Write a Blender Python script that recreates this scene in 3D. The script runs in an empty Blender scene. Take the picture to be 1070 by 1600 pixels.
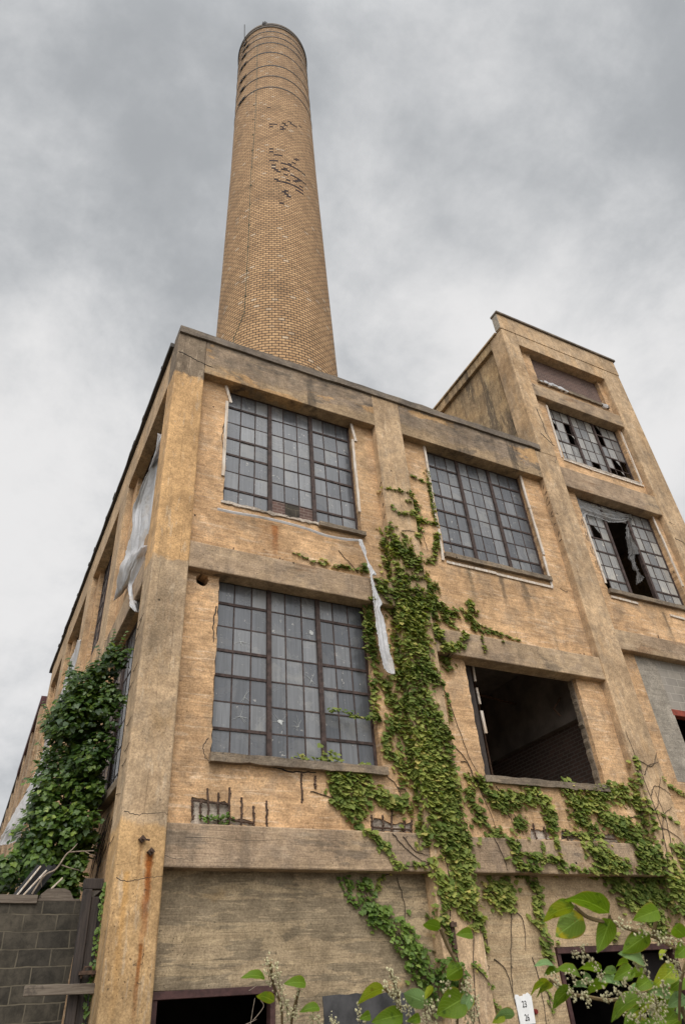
import bpy, bmesh, math, random
from mathutils import Vector, Matrix
from mathutils.geometry import tessellate_polygon
random.seed(7)
SC = bpy.context.scene
COL = SC.collection
R = math.radians
PI = math.pi

# ------------------------------------------------------------------ camera
cam_d = bpy.data.cameras.new('camera')
cam = bpy.data.objects.new('camera', cam_d); COL.objects.link(cam)
SC.camera = cam
cam_d.sensor_fit = 'VERTICAL'; cam_d.sensor_height = 36.0; cam_d.sensor_width = 24.0
cam_d.lens = 36.0*1067.06/1600.0
cam_d.clip_start = 0.05; cam_d.clip_end = 3000
CAM = Vector((-1.86, -10.0, 1.65))
RC = [[0.892452, -0.446425, -0.065075], [0.221554, 0.559348, -0.798776], [0.392993, 0.698451, 0.598099]]
cam.matrix_world = Matrix(((RC[0][0], -RC[1][0], -RC[2][0], CAM.x),
                           (RC[0][1], -RC[1][1], -RC[2][1], CAM.y),
                           (RC[0][2], -RC[1][2], -RC[2][2], CAM.z),
                           (0, 0, 0, 1)))
cam_d.dof.use_dof = True
cam_d.dof.focus_distance = 11.0
cam_d.dof.aperture_fstop = 9.0

# ------------------------------------------------------------------ sun, sky
SUN_EL, SUN_AZ = R(52), R(205)            # azimuth clockwise from +Y
sd = bpy.data.lights.new('sun', 'SUN'); sun = bpy.data.objects.new('sun', sd); COL.objects.link(sun)
sd.energy = 1.5; sd.angle = R(25); sd.color = (1.0, .96, .9)
sv = Vector((math.sin(SUN_AZ)*math.cos(SUN_EL), math.cos(SUN_AZ)*math.cos(SUN_EL), math.sin(SUN_EL)))
sun.rotation_euler = sv.to_track_quat('Z', 'Y').to_euler()
sun.location = (0, -30, 60)

class G:
    """small node-graph helper"""
    def __init__(s, tree): s.t = tree; s.n = tree.nodes; s.l = tree.links
    def new(s, kind, **kw):
        nd = s.n.new(kind)
        for k, v in kw.items(): setattr(nd, k, v)
        return nd
    def put(s, sock, v):
        if isinstance(v, bpy.types.NodeSocket): s.l.new(v, sock)
        elif isinstance(v, (int, float)): sock.default_value = v
        else:
            v = tuple(v)
            if sock.type == 'RGBA' and len(v) == 3: v = v+(1,)
            sock.default_value = v
    def m(s, op, a, b=0.0, clamp=False):
        nd = s.new('ShaderNodeMath', operation=op, use_clamp=clamp)
        s.put(nd.inputs[0], a); s.put(nd.inputs[1], b); return nd.outputs[0]
    def vm(s, op, a, b):
        nd = s.new('ShaderNodeVectorMath', operation=op)
        s.put(nd.inputs[0], a); s.put(nd.inputs[1], b); return nd.outputs[0]
    def noise(s, vec, scale=1.0, detail=4, rough=.55, dist=0.0):
        nd = s.new('ShaderNodeTexNoise')
        s.put(nd.inputs['Vector'], vec); nd.inputs['Scale'].default_value = scale
        nd.inputs['Detail'].default_value = detail; nd.inputs['Roughness'].default_value = rough
        nd.inputs['Distortion'].default_value = dist
        return nd.outputs['Fac']
    def rng(s, x, a, b, c=0.0, d=1.0, smooth=True):
        nd = s.new('ShaderNodeMapRange', interpolation_type='SMOOTHSTEP' if smooth else 'LINEAR')
        s.put(nd.inputs[0], x)
        for i, v in enumerate((a, b, c, d)): s.put(nd.inputs[i+1], v)
        return nd.outputs[0]
    def mix(s, f, a, b, mode='MIX'):
        nd = s.new('ShaderNodeMix', data_type='RGBA', blend_type=mode)
        s.put(nd.inputs['Factor'], f)
        s.put(nd.inputs[6], a); s.put(nd.inputs[7], b); return nd.outputs[2]
    def sep(s, v):
        nd = s.new('ShaderNodeSeparateXYZ'); s.put(nd.inputs[0], v); return nd.outputs
    def comb(s, x, y, z):
        nd = s.new('ShaderNodeCombineXYZ')
        s.put(nd.inputs[0], x); s.put(nd.inputs[1], y); s.put(nd.inputs[2], z); return nd.outputs[0]

def new_mat(name):
    m = bpy.data.materials.new(name); m.use_nodes = True
    m.node_tree.nodes.clear()
    g = G(m.node_tree)
    out = g.new('ShaderNodeOutputMaterial'); b = g.new('ShaderNodeBsdfPrincipled')
    g.l.new(b.outputs[0], out.inputs[0])
    g.out = out; g.b = b
    return m, g
def bump(g, h, strength=.5, dist=.02):
    nd = g.new('ShaderNodeBump'); nd.inputs['Strength'].default_value = strength
    nd.inputs['Distance'].default_value = dist
    g.put(nd.inputs['Height'], h); g.l.new(nd.outputs[0], g.b.inputs['Normal'])

w = bpy.data.worlds.new('World'); SC.world = w; w.use_nodes = True
wt = w.node_tree; wt.nodes.clear(); g = G(wt)
wo = g.new('ShaderNodeOutputWorld')
sky = g.new('ShaderNodeTexSky', sky_type='NISHITA', sun_disc=False)
sky.sun_elevation = SUN_EL; sky.sun_rotation = SUN_AZ
bg1 = g.new('ShaderNodeBackground'); g.l.new(sky.outputs[0], bg1.inputs[0]); bg1.inputs[1].default_value = .10
d = g.new('ShaderNodeTexCoord').outputs['Generated']
x, y, z = g.sep(d)
zz = g.m('ADD', g.m('MAXIMUM', z, 0.0), .62)
cp = g.comb(g.m('DIVIDE', x, zz), g.m('DIVIDE', y, zz), g.m('MULTIPLY', z, .35))      # the cloud deck, mildly in perspective
n1 = g.noise(g.vm('ADD', cp, (.4, 1.7, 0)), 2.3, 6, .52, .25)
n2 = g.noise(g.vm('ADD', cp, (3.1, 7.7, 2.0)), 1.0, 4, .5, .2)
n3 = g.noise(g.vm('ADD', cp, (8.8, .3, 1.0)), 4.6, 10, .64, .15)
cl = g.m('ADD', g.m('MULTIPLY', n1, .50), g.m('ADD', g.m('MULTIPLY', n2, .28), g.m('MULTIPLY', n3, .42)))
for vx, amt, wd in (((.365, .402, .84), .045, .955), ((.04, .883, .469), .05, .93), ((.716, .392, .578), .10, .95), ((-.037, .65, .759), -.05, .94), ((.516, .118, .848), -.07, .95), ((.046, .365, .93), -.03, .95)):
    dd = g.new('ShaderNodeVectorMath', operation='DOT_PRODUCT'); g.put(dd.inputs[0], d); dd.inputs[1].default_value = vx
    cl = g.m('ADD', cl, g.m('MULTIPLY', g.rng(dd.outputs['Value'], wd-.03, 1.0), amt))
cl = g.m('SUBTRACT', cl, .06)
lum = g.rng(cl, .41, .69, .45, .88)
# thinner cloud (brighter) around the hidden sun, behind the camera
sdir = g.new('ShaderNodeVectorMath', operation='DOT_PRODUCT'); g.put(sdir.inputs[0], d); sdir.inputs[1].default_value = sv
glow = g.rng(sdir.outputs['Value'], .54, 1.0, 0.0, 1.0)
lum = g.m('MULTIPLY', lum, g.m('ADD', 1.0, g.m('MULTIPLY', glow, 4.2)))
lum = g.m('MULTIPLY', lum, g.rng(z, -.02, .0, .25, 1.0))
colr = g.mix(g.rng(cl, .42, .68), (.93, .965, 1.0), (1.0, .99, .985))
bg2 = g.new('ShaderNodeBackground'); g.l.new(colr, bg2.inputs[0]); g.l.new(lum, bg2.inputs[1])
mx = g.new('ShaderNodeMixShader'); mx.inputs[0].default_value = .95
g.l.new(bg1.outputs[0], mx.inputs[1]); g.l.new(bg2.outputs[0], mx.inputs[2]); g.l.new(mx.outputs[0], wo.inputs[0])

SC.view_settings.view_transform = 'Standard'; SC.view_settings.look = 'None'
SC.view_settings.exposure = -0.04; SC.view_settings.gamma = 1.0

# ------------------------------------------------------------------ object helpers
class MB:
    def __init__(s): s.v = []; s.f = []; s.uv = None
    def add(s, vs, fs):
        o = len(s.v); s.v += [tuple(p) for p in vs]; s.f += [tuple(i+o for i in f) for f in fs]
    def box(s, x0, x1, y0, y1, z0, z1):
        s.add([(x0,y0,z0),(x1,y0,z0),(x1,y1,z0),(x0,y1,z0),(x0,y0,z1),(x1,y0,z1),(x1,y1,z1),(x0,y1,z1)],
              [(0,3,2,1),(4,5,6,7),(0,1,5,4),(1,2,6,5),(2,3,7,6),(3,0,4,7)])
    def bar(s, a, b, w, t, side=None):
        """a rectangular bar from a to b, width w along side, thickness t"""
        a = Vector(a); b = Vector(b); d = (b-a).normalized()
        sd_ = Vector(side) if side else d.orthogonal()
        u = (sd_ - d*sd_.dot(d)).normalized()*(w/2); n = d.cross(u).normalized()*(t/2)
        vs = [a-u-n, a+u-n, a+u+n, a-u+n, b-u-n, b+u-n, b+u+n, b-u+n]
        s.add(vs, [(0,3,2,1),(4,5,6,7),(0,1,5,4),(1,2,6,5),(2,3,7,6),(3,0,4,7)])
    def tube(s, pts, r0, r1=None, n=6):
        pts = [Vector(p) for p in pts]; r1 = r0 if r1 is None else r1
        o = len(s.v); k = len(pts)
        for i, p in enumerate(pts):
            t = (pts[min(i+1, k-1)]-pts[max(i-1, 0)]).normalized()
            u = t.orthogonal().normalized() if i == 0 else (u - t*u.dot(t)).normalized()
            v = t.cross(u); r = r0+(r1-r0)*i/max(1, k-1)
            for j in range(n):
                a = 2*PI*j/n; s.v.append(tuple(p+u*(r*math.cos(a))+v*(r*math.sin(a))))
        for i in range(k-1):
            for j in range(n):
                s.f.append((o+i*n+j, o+i*n+(j+1) % n, o+(i+1)*n+(j+1) % n, o+(i+1)*n+j))
        s.f.append(tuple(o+j for j in reversed(range(n)))); s.f.append(tuple(o+(k-1)*n+j for j in range(n)))
    def slab(s, outer, holes, d0, d1, fn):
        """flat panel from 2-D loops; fn(a,b,d) gives the 3-D point"""
        loops = [list(outer)]+[list(h) for h in holes]
        tri = tessellate_polygon([[Vector((p[0], p[1], 0)) for p in lp] for lp in loops])
        flat = [p for lp in loops for p in lp]; n = len(flat); o = len(s.v)
        s.v += [tuple(fn(p[0], p[1], d0)) for p in flat]+[tuple(fn(p[0], p[1], d1)) for p in flat]
        for t in tri:
            s.f.append(tuple(o+i for i in t)); s.f.append(tuple(o+n+i for i in reversed(t)))
        q = 0
        for lp in loops:
            k = len(lp)
            for i in range(k):
                a = o+q+i; b = o+q+(i+1) % k
                s.f.append((a, b, b+n, a+n))
            q += k
    def build(s, name, mat, parent=None, smooth=False, bevel=0.0, fix=True):
        me = bpy.data.meshes.new(name); me.from_pydata(s.v, [], s.f)
        if fix:
            bm = bmesh.new(); bm.from_mesh(me)
            bmesh.ops.recalc_face_normals(bm, faces=bm.faces); bm.to_mesh(me); bm.free()
        me.materials.append(mat)
        if smooth: me.polygons.foreach_set('use_smooth', [True]*len(me.polygons))
        o = bpy.data.objects.new(name, me); COL.objects.link(o)
        if parent is not None: attach(o, parent)
        if bevel:
            b = o.modifiers.new('bevel', 'BEVEL'); b.width = bevel; b.segments = 2; b.limit_method = 'ANGLE'; b.angle_limit = R(40)
        return o

def world_loc(o):
    v = Vector((0, 0, 0))
    while o is not None: v = v+o.location; o = o.parent
    return v
def attach(o, parent):
    # geometry stays where it is modelled; only the hierarchy is added
    o.parent = parent
    o.matrix_parent_inverse = Matrix.Translation(-ROOT[parent.name]) if parent.name in ROOT else Matrix()
ROOT = {}
def thing(name, loc, label, cat, group=None):
    o = bpy.data.objects.new(name, None); COL.objects.link(o); o.location = loc; o.empty_display_size = .3
    ROOT[o.name] = Vector(loc)
    return tag(o, label, cat, group)
def tag(o, label=None, cat=None, group=None, kind=None):
    if label: o['label'] = label
    if cat: o['category'] = cat
    if group: o['group'] = group
    if kind: o['kind'] = kind
    return o
def XZ(a, b, d): return (a, d, b)      # facade: a = x, b = z, d = depth y
def YZ(a, b, d): return (d, a, b)      # side wall: a = y, b = z, d = depth x
def jag(loop, step=.12, amp=.012, rnd=random, keep=()):
    out = []
    k = len(loop)
    for i in range(k):
        a, b = loop[i], loop[(i+1) % k]
        L = math.hypot(b[0]-a[0], b[1]-a[1]); n = max(1, int(L/step))
        nx, ny = -(b[1]-a[1])/L, (b[0]-a[0])/L
        am = 0 if i in keep else amp
        for j in range(n):
            t = j/n; e = 0 if j == 0 else rnd.uniform(-am, am)
            if am and rnd.random() < .08 and j: e *= 2.5
            out.append((a[0]+(b[0]-a[0])*t+nx*e, a[1]+(b[1]-a[1])*t+ny*e))
    return out
def rect(a0, a1, b0, b1): return [(a0, b0), (a1, b0), (a1, b1), (a0, b1)]
def blob(cx, cy, r, n=16, amp=.25, sy=1.0):
    return [(cx+r*math.cos(2*PI*i/n)*(1+random.uniform(-amp, amp)), cy+sy*r*math.sin(2*PI*i/n)*(1+random.uniform(-amp, amp))) for i in range(n)]
def smooth_path(pts, n=6):
    pts = [Vector(p) for p in pts]; out = []
    for i in range(len(pts)-1):
        p0 = pts[max(i-1, 0)]; p1 = pts[i]; p2 = pts[i+1]; p3 = pts[min(i+2, len(pts)-1)]
        for j in range(n):
            t = j/n
            out.append(.5*((2*p1)+(p2-p0)*t+(2*p0-5*p1+4*p2-p3)*t*t+(3*p1-p0-3*p2+p3)*t**3))
    out.append(pts[-1]); return out

# ------------------------------------------------------------------ materials
def concrete(name, c1, c2, c3, light, board='h', board_amt=.5, flake=.4, drip=.5, drip_col=(.07,.055,.04), zones=(), spots=(), patch=(), pits=1.0, bmp=.6, seed=0.0, grit=.5):
    m, g = new_mat(name)
    P = g.new('ShaderNodeTexCoord').outputs['Object']
    P0 = P
    P = g.vm('ADD', P, (seed*13.7, seed*7.1, seed*3.3))
    x, y, z = g.sep(P0)
    big = g.noise(P, .55, 5, .6, .5)
    col = g.mix(g.rng(big, .36, .62), c1, c2)
    med = g.noise(P, 2.3, 8, .68)
    col = g.mix(g.m('MULTIPLY', g.rng(med, .47, .66), .75), col, c3)
    if board == 'h':
        st = g.noise(g.vm('MULTIPLY', P, (.9, .9, 11)), 1.3, 7, .66, .25)
        st2 = g.noise(g.vm('MULTIPLY', g.vm('ADD', P, (5, 9, 4)), (1.1, 1.1, 11)), 1.7, 6, .62, .5)
        fr = g.m('FRACT', g.m('ADD', g.m('DIVIDE', z, .152), g.m('MULTIPLY', g.noise(P, 1.2, 2), .22)))
        ln = g.m('MULTIPLY', g.rng(fr, .93, .97), g.rng(g.noise(g.vm('MULTIPLY', P, (1, 1, 5)), 1.1, 3), .48, .6))
    else:
        st = g.noise(g.vm('MULTIPLY', P, (5, 5, .8)), 1.3, 7, .66, .5)
        st2 = g.noise(g.vm('MULTIPLY', g.vm('ADD', P, (5, 9, 4)), (7, 7, 1.2)), 1.5, 6, .66, .5)
        fr = g.m('FRACT', g.m('ADD', g.m('DIVIDE', g.m('ADD', x, y), .16), g.m('MULTIPLY', g.noise(P, 1.2, 2), .15)))
        ln = g.m('MULTIPLY', g.rng(fr, .94, .98), g.rng(g.noise(g.vm('MULTIPLY', P, (5, 5, .6)), 1.1, 3), .5, .62))
    for zn in zones:      # ragged weathering zones: (axis, lo, hi, amp, colour, strength)
        ax, lo, hi, amp, zc, k = zn
        wob = g.m('MULTIPLY', g.m('SUBTRACT', g.noise(P, 1.6, 6, .62), .5), amp)
        v = g.m('ADD', {'x': x, 'y': y, 'z': z}[ax], wob)
        col = g.mix(g.m('MULTIPLY', g.rng(v, lo, hi), k), col, zc)
    for pk in patch:      # flaked skins with ragged edges: (scale vector, lo, hi, colour, strength, offset)
        pv = g.noise(g.vm('MULTIPLY', g.vm('ADD', P, (pk[5], pk[5]*2, pk[5])), pk[0]), 1.0, 8, .62, .3)
        col = g.mix(g.m('MULTIPLY', g.rng(pv, pk[1], pk[2]), pk[4]), col, pk[3])
    col = g.mix(g.m('MULTIPLY', g.rng(st, .47, .62), board_amt), col, g.mix(1.0, col, (.62, .6, .6), 'MULTIPLY'))
    col = g.mix(g.m('MULTIPLY', g.rng(st2, .57, .62), flake), col, light)
    col = g.mix(g.m('MULTIPLY', ln, .35), col, g.mix(1.0, col, (.42, .4, .4), 'MULTIPLY'))
    dn = g.noise(g.vm('MULTIPLY', P, (1, 1, .07)), 2.6, 5, .6)
    dm = g.m('MULTIPLY', g.rng(dn, .53, .72), g.rng(g.noise(P, .4, 3), .4, .62))
    col = g.mix(g.m('MULTIPLY', dm, drip), col, drip_col)
    for sp in spots:      # local stains: (x, z0, z1, halfwidth, colour, k)
        sx, z0, z1, hw, sc_, k = sp
        wv = g.m('ABSOLUTE', g.m('SUBTRACT', g.m('ADD', x, g.m('MULTIPLY', g.m('SUBTRACT', g.noise(P, 6, 4), .5), hw*1.6)), sx))
        f_ = g.m('MULTIPLY', g.rng(wv, hw*.2, hw, 1, 0), g.m('MULTIPLY', g.rng(z, z0-.1, z0+(z1-z0)*.9), g.rng(z, z1-.02, z1+.02, 1, 0)))
        col = g.mix(g.m('MULTIPLY', f_, k), col, sc_)
    fine = g.noise(P, 34, 5, .75)
    col = g.mix(grit, col, g.mix(1.0, col, g.mix(g.rng(fine, .32, .68), (.45,.44,.43), (1.5,1.5,1.5)), 'MULTIPLY'))
    blot = g.noise(P, 5.5, 7, .7, .4)
    col = g.mix(.45, col, g.mix(1.0, col, g.mix(g.rng(blot, .38, .62), (.62,.61,.60), (1.25,1.25,1.25)), 'MULTIPLY'))
    bigm = g.noise(g.vm('ADD', P, (2.2, 8.1, 5.5)), .8, 6, .6, .8)
    col = g.mix(.8, col, g.mix(1.0, col, g.mix(g.rng(bigm, .36, .62), (.74,.73,.72), (1.14,1.14,1.14)), 'MULTIPLY'))
    pit = g.m('MULTIPLY', g.rng(g.noise(P, 26, 3, .6), .64, .70), g.rng(g.noise(P, 1.4, 3), .45, .6))
    col = g.mix(g.m('MULTIPLY', pit, .7*pits), col, (.035, .028, .022))
    vo = g.new('ShaderNodeTexVoronoi'); g.put(vo.inputs['Vector'], P); vo.inputs['Scale'].default_value = 2.0
    hole = g.m('MULTIPLY', g.rng(vo.outputs['Distance'], .030, .048, 1, 0), g.rng(g.noise(P, .9, 3), .42, .5))
    hole = g.m('MULTIPLY', hole, pits)
    col = g.mix(hole, col, (.012, .01, .009))
    g.l.new(col, g.b.inputs['Base Color']); g.b.inputs['Roughness'].default_value = .92
    g.b.inputs['Specular IOR Level'].default_value = .25
    h = g.m('ADD', g.m('MULTIPLY', st, .8), g.m('ADD', g.m('MULTIPLY', med, .8), g.m('MULTIPLY', fine, .22)))
    h = g.m('SUBTRACT', h, g.m('ADD', g.m('MULTIPLY', pit, .5), g.m('ADD', g.m('MULTIPLY', ln, .4), hole)))
    bump(g, h, bmp, .03)
    return m

ORANGE = (.52, .285, .115); TAN = (.40, .265, .15); GREY = (.235, .185, .135)
M = {}
M['panel'] = concrete('ochre_render', (.61,.38,.20), (.53,.335,.18), (.45,.31,.19), (.66,.49,.335), 'h', .5, .55, .5, (.17,.12,.07),
    patch=[((.7,.7,1.6), .55, .66, (.40,.275,.17), .6, 3), ((1.2,1.2,2.0), .60, .68, (.64,.40,.20), .3, 9)],
    spots=[(2.33, 8.8, 9.62, .10, (.33,.10,.02), .8), (2.2, 8.9, 9.6, .35, (.30,.14,.05), .35), (7.9, 8.4, 9.65, .10, (.12,.09,.06), .7), (8.55, 8.2, 9.65, .14, (.12,.09,.06), .65), (7.0, 8.5, 9.65, .08, (.13,.10,.06), .6), (13.2, 8.9, 9.7, .08, (.12,.09,.06), .5), (4.5, 9.2, 13, .25, (.36,.24,.13), .5)])
M['pilaster'] = concrete('weathered_pilaster', (.53,.365,.215), (.45,.315,.19), (.37,.27,.175), (.58,.45,.31), 'v', .35, .4, .5, (.11,.085,.06), seed=1,
    patch=[((1.4,1.4,.5), .54, .64, (.50,.32,.165), .55, 4)])
M['corner'] = concrete('corner_pilaster', (.48,.335,.20), (.41,.295,.185), (.33,.245,.16), (.52,.41,.29), 'v', .3, .4, .4, (.13,.10,.065), seed=2,
    zones=[('z', 8.25, 8.33, .7, (.55,.335,.155), .95), ('z', 12.9, 13.0, 1.1, (.17,.135,.10), .9), ('z', 4.02, 3.92, .5, (.50,.31,.14), .85), ('z', 3.0, 1.0, 1.6, (.40,.285,.155), .8)],
    patch=[((.9,.9,.6), .56, .66, (.40,.25,.115), .5, 6)],
    spots=[(.43, 2.2, 3.62, .07, (.26,.075,.012), .95), (.42, 1.6, 2.6, .04, (.24,.08,.015), .85), (.30, 3.2, 3.75, .05, (.25,.13,.05), .5), (.16, 1.4, 3.4, .06, (.50,.26,.07), .5)])
M['cornice'] = concrete('sooty_cornice', (.24,.18,.13), (.30,.22,.145), (.17,.135,.10), (.42,.29,.16), 'h', .35, .3, .9, (.055,.045,.036), seed=3,
    zones=[('z', 13.6, 13.3, 1.0, (.38,.265,.15), .7), ('z', 14.02, 14.2, .5, (.115,.094,.074), .7)],
    patch=[((.55,.55,1.3), .56, .60, (.46,.28,.13), .85, 2), ((.8,.8,2.2), .58, .64, (.12,.097,.075), .7, 7)])
M['coping'] = concrete('dirty_coping', (.18,.145,.115), (.14,.115,.09), (.22,.175,.13), (.30,.24,.16), 'h', .4, .3, .3, seed=4)
M['beam'] = concrete('stained_beam', (.35,.25,.165), (.42,.30,.185), (.27,.20,.14), (.46,.35,.24), 'h', .25, .3, .75, (.085,.068,.05), seed=5,
    patch=[((.6,.6,1.6), .58, .66, (.26,.155,.085), .7, 5), ((.8,.8,2.6), .57, .62, (.17,.135,.10), .6, 1)])
M['low'] = concrete('olive_lower_wall', (.225,.175,.115), (.26,.20,.125), (.20,.156,.10), (.42,.32,.20), 'h', .4, .5, .35, (.13,.10,.065), seed=6,
    zones=[('x', 5.0, 5.4, .4, (.45,.32,.185), .8)],
    patch=[((.45,.45,2.4), .53, .555, (.38,.285,.175), .75, 3), ((.7,.7,5.0), .55, .57, (.40,.30,.18), .6, 8), ((.5,.5,1.2), .57, .66, (.36,.23,.10), .5, 12)])
M['sill'] = concrete('concrete_sill', (.22,.17,.12), (.17,.135,.10), (.27,.2,.13), (.36,.28,.19), 'h', .3, .3, .2, seed=7)
M['towerside'] = concrete('tower_side_render', (.47,.32,.17), (.36,.26,.155), (.30,.215,.13), (.62,.47,.27), 'v', .5, .5, 1.0, (.075,.06,.045), seed=8,
    patch=[((1.1,1.1,.22), .54, .60, (.12,.095,.07), .75, 2), ((.9,.9,.5), .60, .66, (.58,.43,.22), .7, 7)])
M['rough'] = concrete('spalled_concrete', (.55,.47,.39), (.42,.35,.28), (.16,.13,.10), (.66,.59,.51), 'h', .2, .5, .2, seed=9, pits=1.0, bmp=1.0)
M['plaster'] = concrete('grey_plaster', (.36,.315,.255), (.31,.275,.225), (.39,.34,.275), (.34,.31,.27), 'h', .25, .15, .2, (.12,.1,.08), seed=10, pits=.3)

def simple(name, col, rough=.7, metal=0.0, var=.25, scale=6.0, bmp=.15, spec=.3):
    m, g = new_mat(name)
    P = g.new('ShaderNodeTexCoord').outputs['Object']
    n = g.noise(P, scale, 6, .65)
    c = g.mix(g.rng(n, .3, .7), tuple(v*(1-var) for v in col), tuple(min(1, v*(1+var)) for v in col))
    g.l.new(c, g.b.inputs['Base Color']); g.b.inputs['Roughness'].default_value = rough; g.b.inputs['Metallic'].default_value = metal
    g.b.inputs['Specular IOR Level'].default_value = spec
    if bmp: bump(g, g.noise(P, scale*5, 4, .6), bmp, .01)
    return m
M['steel'] = simple('rusty_window_steel', (.055,.036,.03), .75, 0, .5, 9)
M['rust'] = simple('rusted_iron', (.075,.045,.03), .85, 0, .5, 20)
M['redsteel'] = simple('dark_red_steel', (.055,.025,.022), .6, 0, .4, 8)
M['lintelred'] = simple('red_painted_lintel', (.22,.045,.025), .6, 0, .35, 8)
M['dark'] = simple('shade_dark_interior', (.018,.014,.013), .9, 0, .4, 2)  # shade behind the openings, painted as a near-black surface colour
M['slab'] = simple('interior_concrete', (.20,.165,.14), .9, 0, .35, 1.5)
M['iron'] = simple('black_iron_band', (.022,.018,.016), .7, 0, .4, 14)
M['roof'] = simple('roof_felt', (.05,.048,.045), .9, 0, .3, 1.2)
M['flash'] = simple('roof_edge_flashing', (.045,.037,.03), .7, 0, .4, 4)
M['wingroof'] = simple('maroon_fascia', (.075,.028,.03), .6, 0, .3, 3)
M['ground'] = simple('gravelly_ground', (.12,.105,.08), .95, 0, .5, .9, .6)
M['stem'] = simple('vine_stem', (.055,.04,.028), .85, 0, .35, 25)
M['deadwood'] = simple('bleached_branch', (.23,.18,.135), .85, 0, .35, 25)
M['kstem'] = simple('knotweed_stem', (.16,.11,.05), .6, 0, .35, 25)
M['enamel'] = simple('white_enamel', (.72,.71,.69), .5, 0, .06, 12, .05)
M['ink'] = simple('dark_numerals', (.03,.03,.03), .6, 0, .2, 12, 0)
M['redcap'] = simple('dark_red_cap', (.13,.015,.012), .5, 0, .3, 20)
M['pipe'] = simple('rusty_pipe', (.11,.06,.035), .8, 0, .5, 14)
M['tar'] = simple('black_tar_paper', (.02,.019,.019), .8, 0, .4, 6, .4)
M['darkpanel'] = simple('black_board', (.045,.043,.043), .7, 0, .5, 3)
def wood(name, c1, c2, axis='x', sc=1.0):
    m, g = new_mat(name)
    P = g.new('ShaderNodeTexCoord').outputs['Object']
    k = {'x': (1.2, 22, 22), 'z': (22, 22, 1.2)}[axis]
    n = g.noise(g.vm('MULTIPLY', P, k), 2*sc, 6, .65, .4)
    c = g.mix(g.rng(n, .35, .65), c1, c2)
    n2 = g.noise(P, 7, 5, .65)
    c = g.mix(g.m('MULTIPLY', g.rng(n2, .55, .7), .6), c, tuple(v*.4 for v in c1))
    g.l.new(c, g.b.inputs['Base Color']); g.b.inputs['Roughness'].default_value = .85
    bump(g, n, .5, .01); return m
M['batten'] = wood('pale_batten', (.44,.33,.23), (.66,.60,.53), 'z')
M['plank'] = wood('weathered_plank', (.085,.062,.045), (.17,.135,.10), 'x')
M['post'] = wood('dark_post', (.022,.016,.013), (.05,.037,.03), 'z')

def glass_mat(name='dusty_glass', k=(1, 1, 1)):
    m, g = new_mat(name)
    P = g.new('ShaderNodeTexCoord').outputs['Object']
    rnd = g.new('ShaderNodeNewGeometry').outputs['Random Per Island']
    n = g.noise(g.vm('MULTIPLY', P, (14, 14, .7)), 1.6, 5, .6)          # rain streaks in the dust
    n2 = g.noise(P, 2.2, 5, .6, .6); n3 = g.noise(P, 9, 5, .65)
    c = g.mix(g.rng(n, .35, .65), (.115,.117,.12), (.15,.153,.16))
    c = g.mix(g.m('MULTIPLY', g.rng(n2, .5, .68), .6), c, (.20,.195,.185))
    c = g.mix(1.0, c, g.mix(g.m('POWER', rnd, 1.4), (.60,.61,.64), (1.36,1.34,1.31)), 'MULTIPLY')
    c = g.mix(g.rng(n3, .64, .70), c, (.36,.34,.31))
    c = g.mix(1.0, c, k, 'MULTIPLY')
    g.l.new(c, g.b.inputs['Base Color'])
    g.put(g.b.inputs['Roughness'], g.rng(n2, .3, .7, .12, .34)); g.b.inputs['Specular IOR Level'].default_value = .6
    bump(g, g.noise(P, 3, 3, .5), .12, .02)
    return m
M['glass'] = glass_mat()
M['paleglass'] = glass_mat('pale_dusty_glass', (1.9, 1.8, 1.62))
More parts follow.
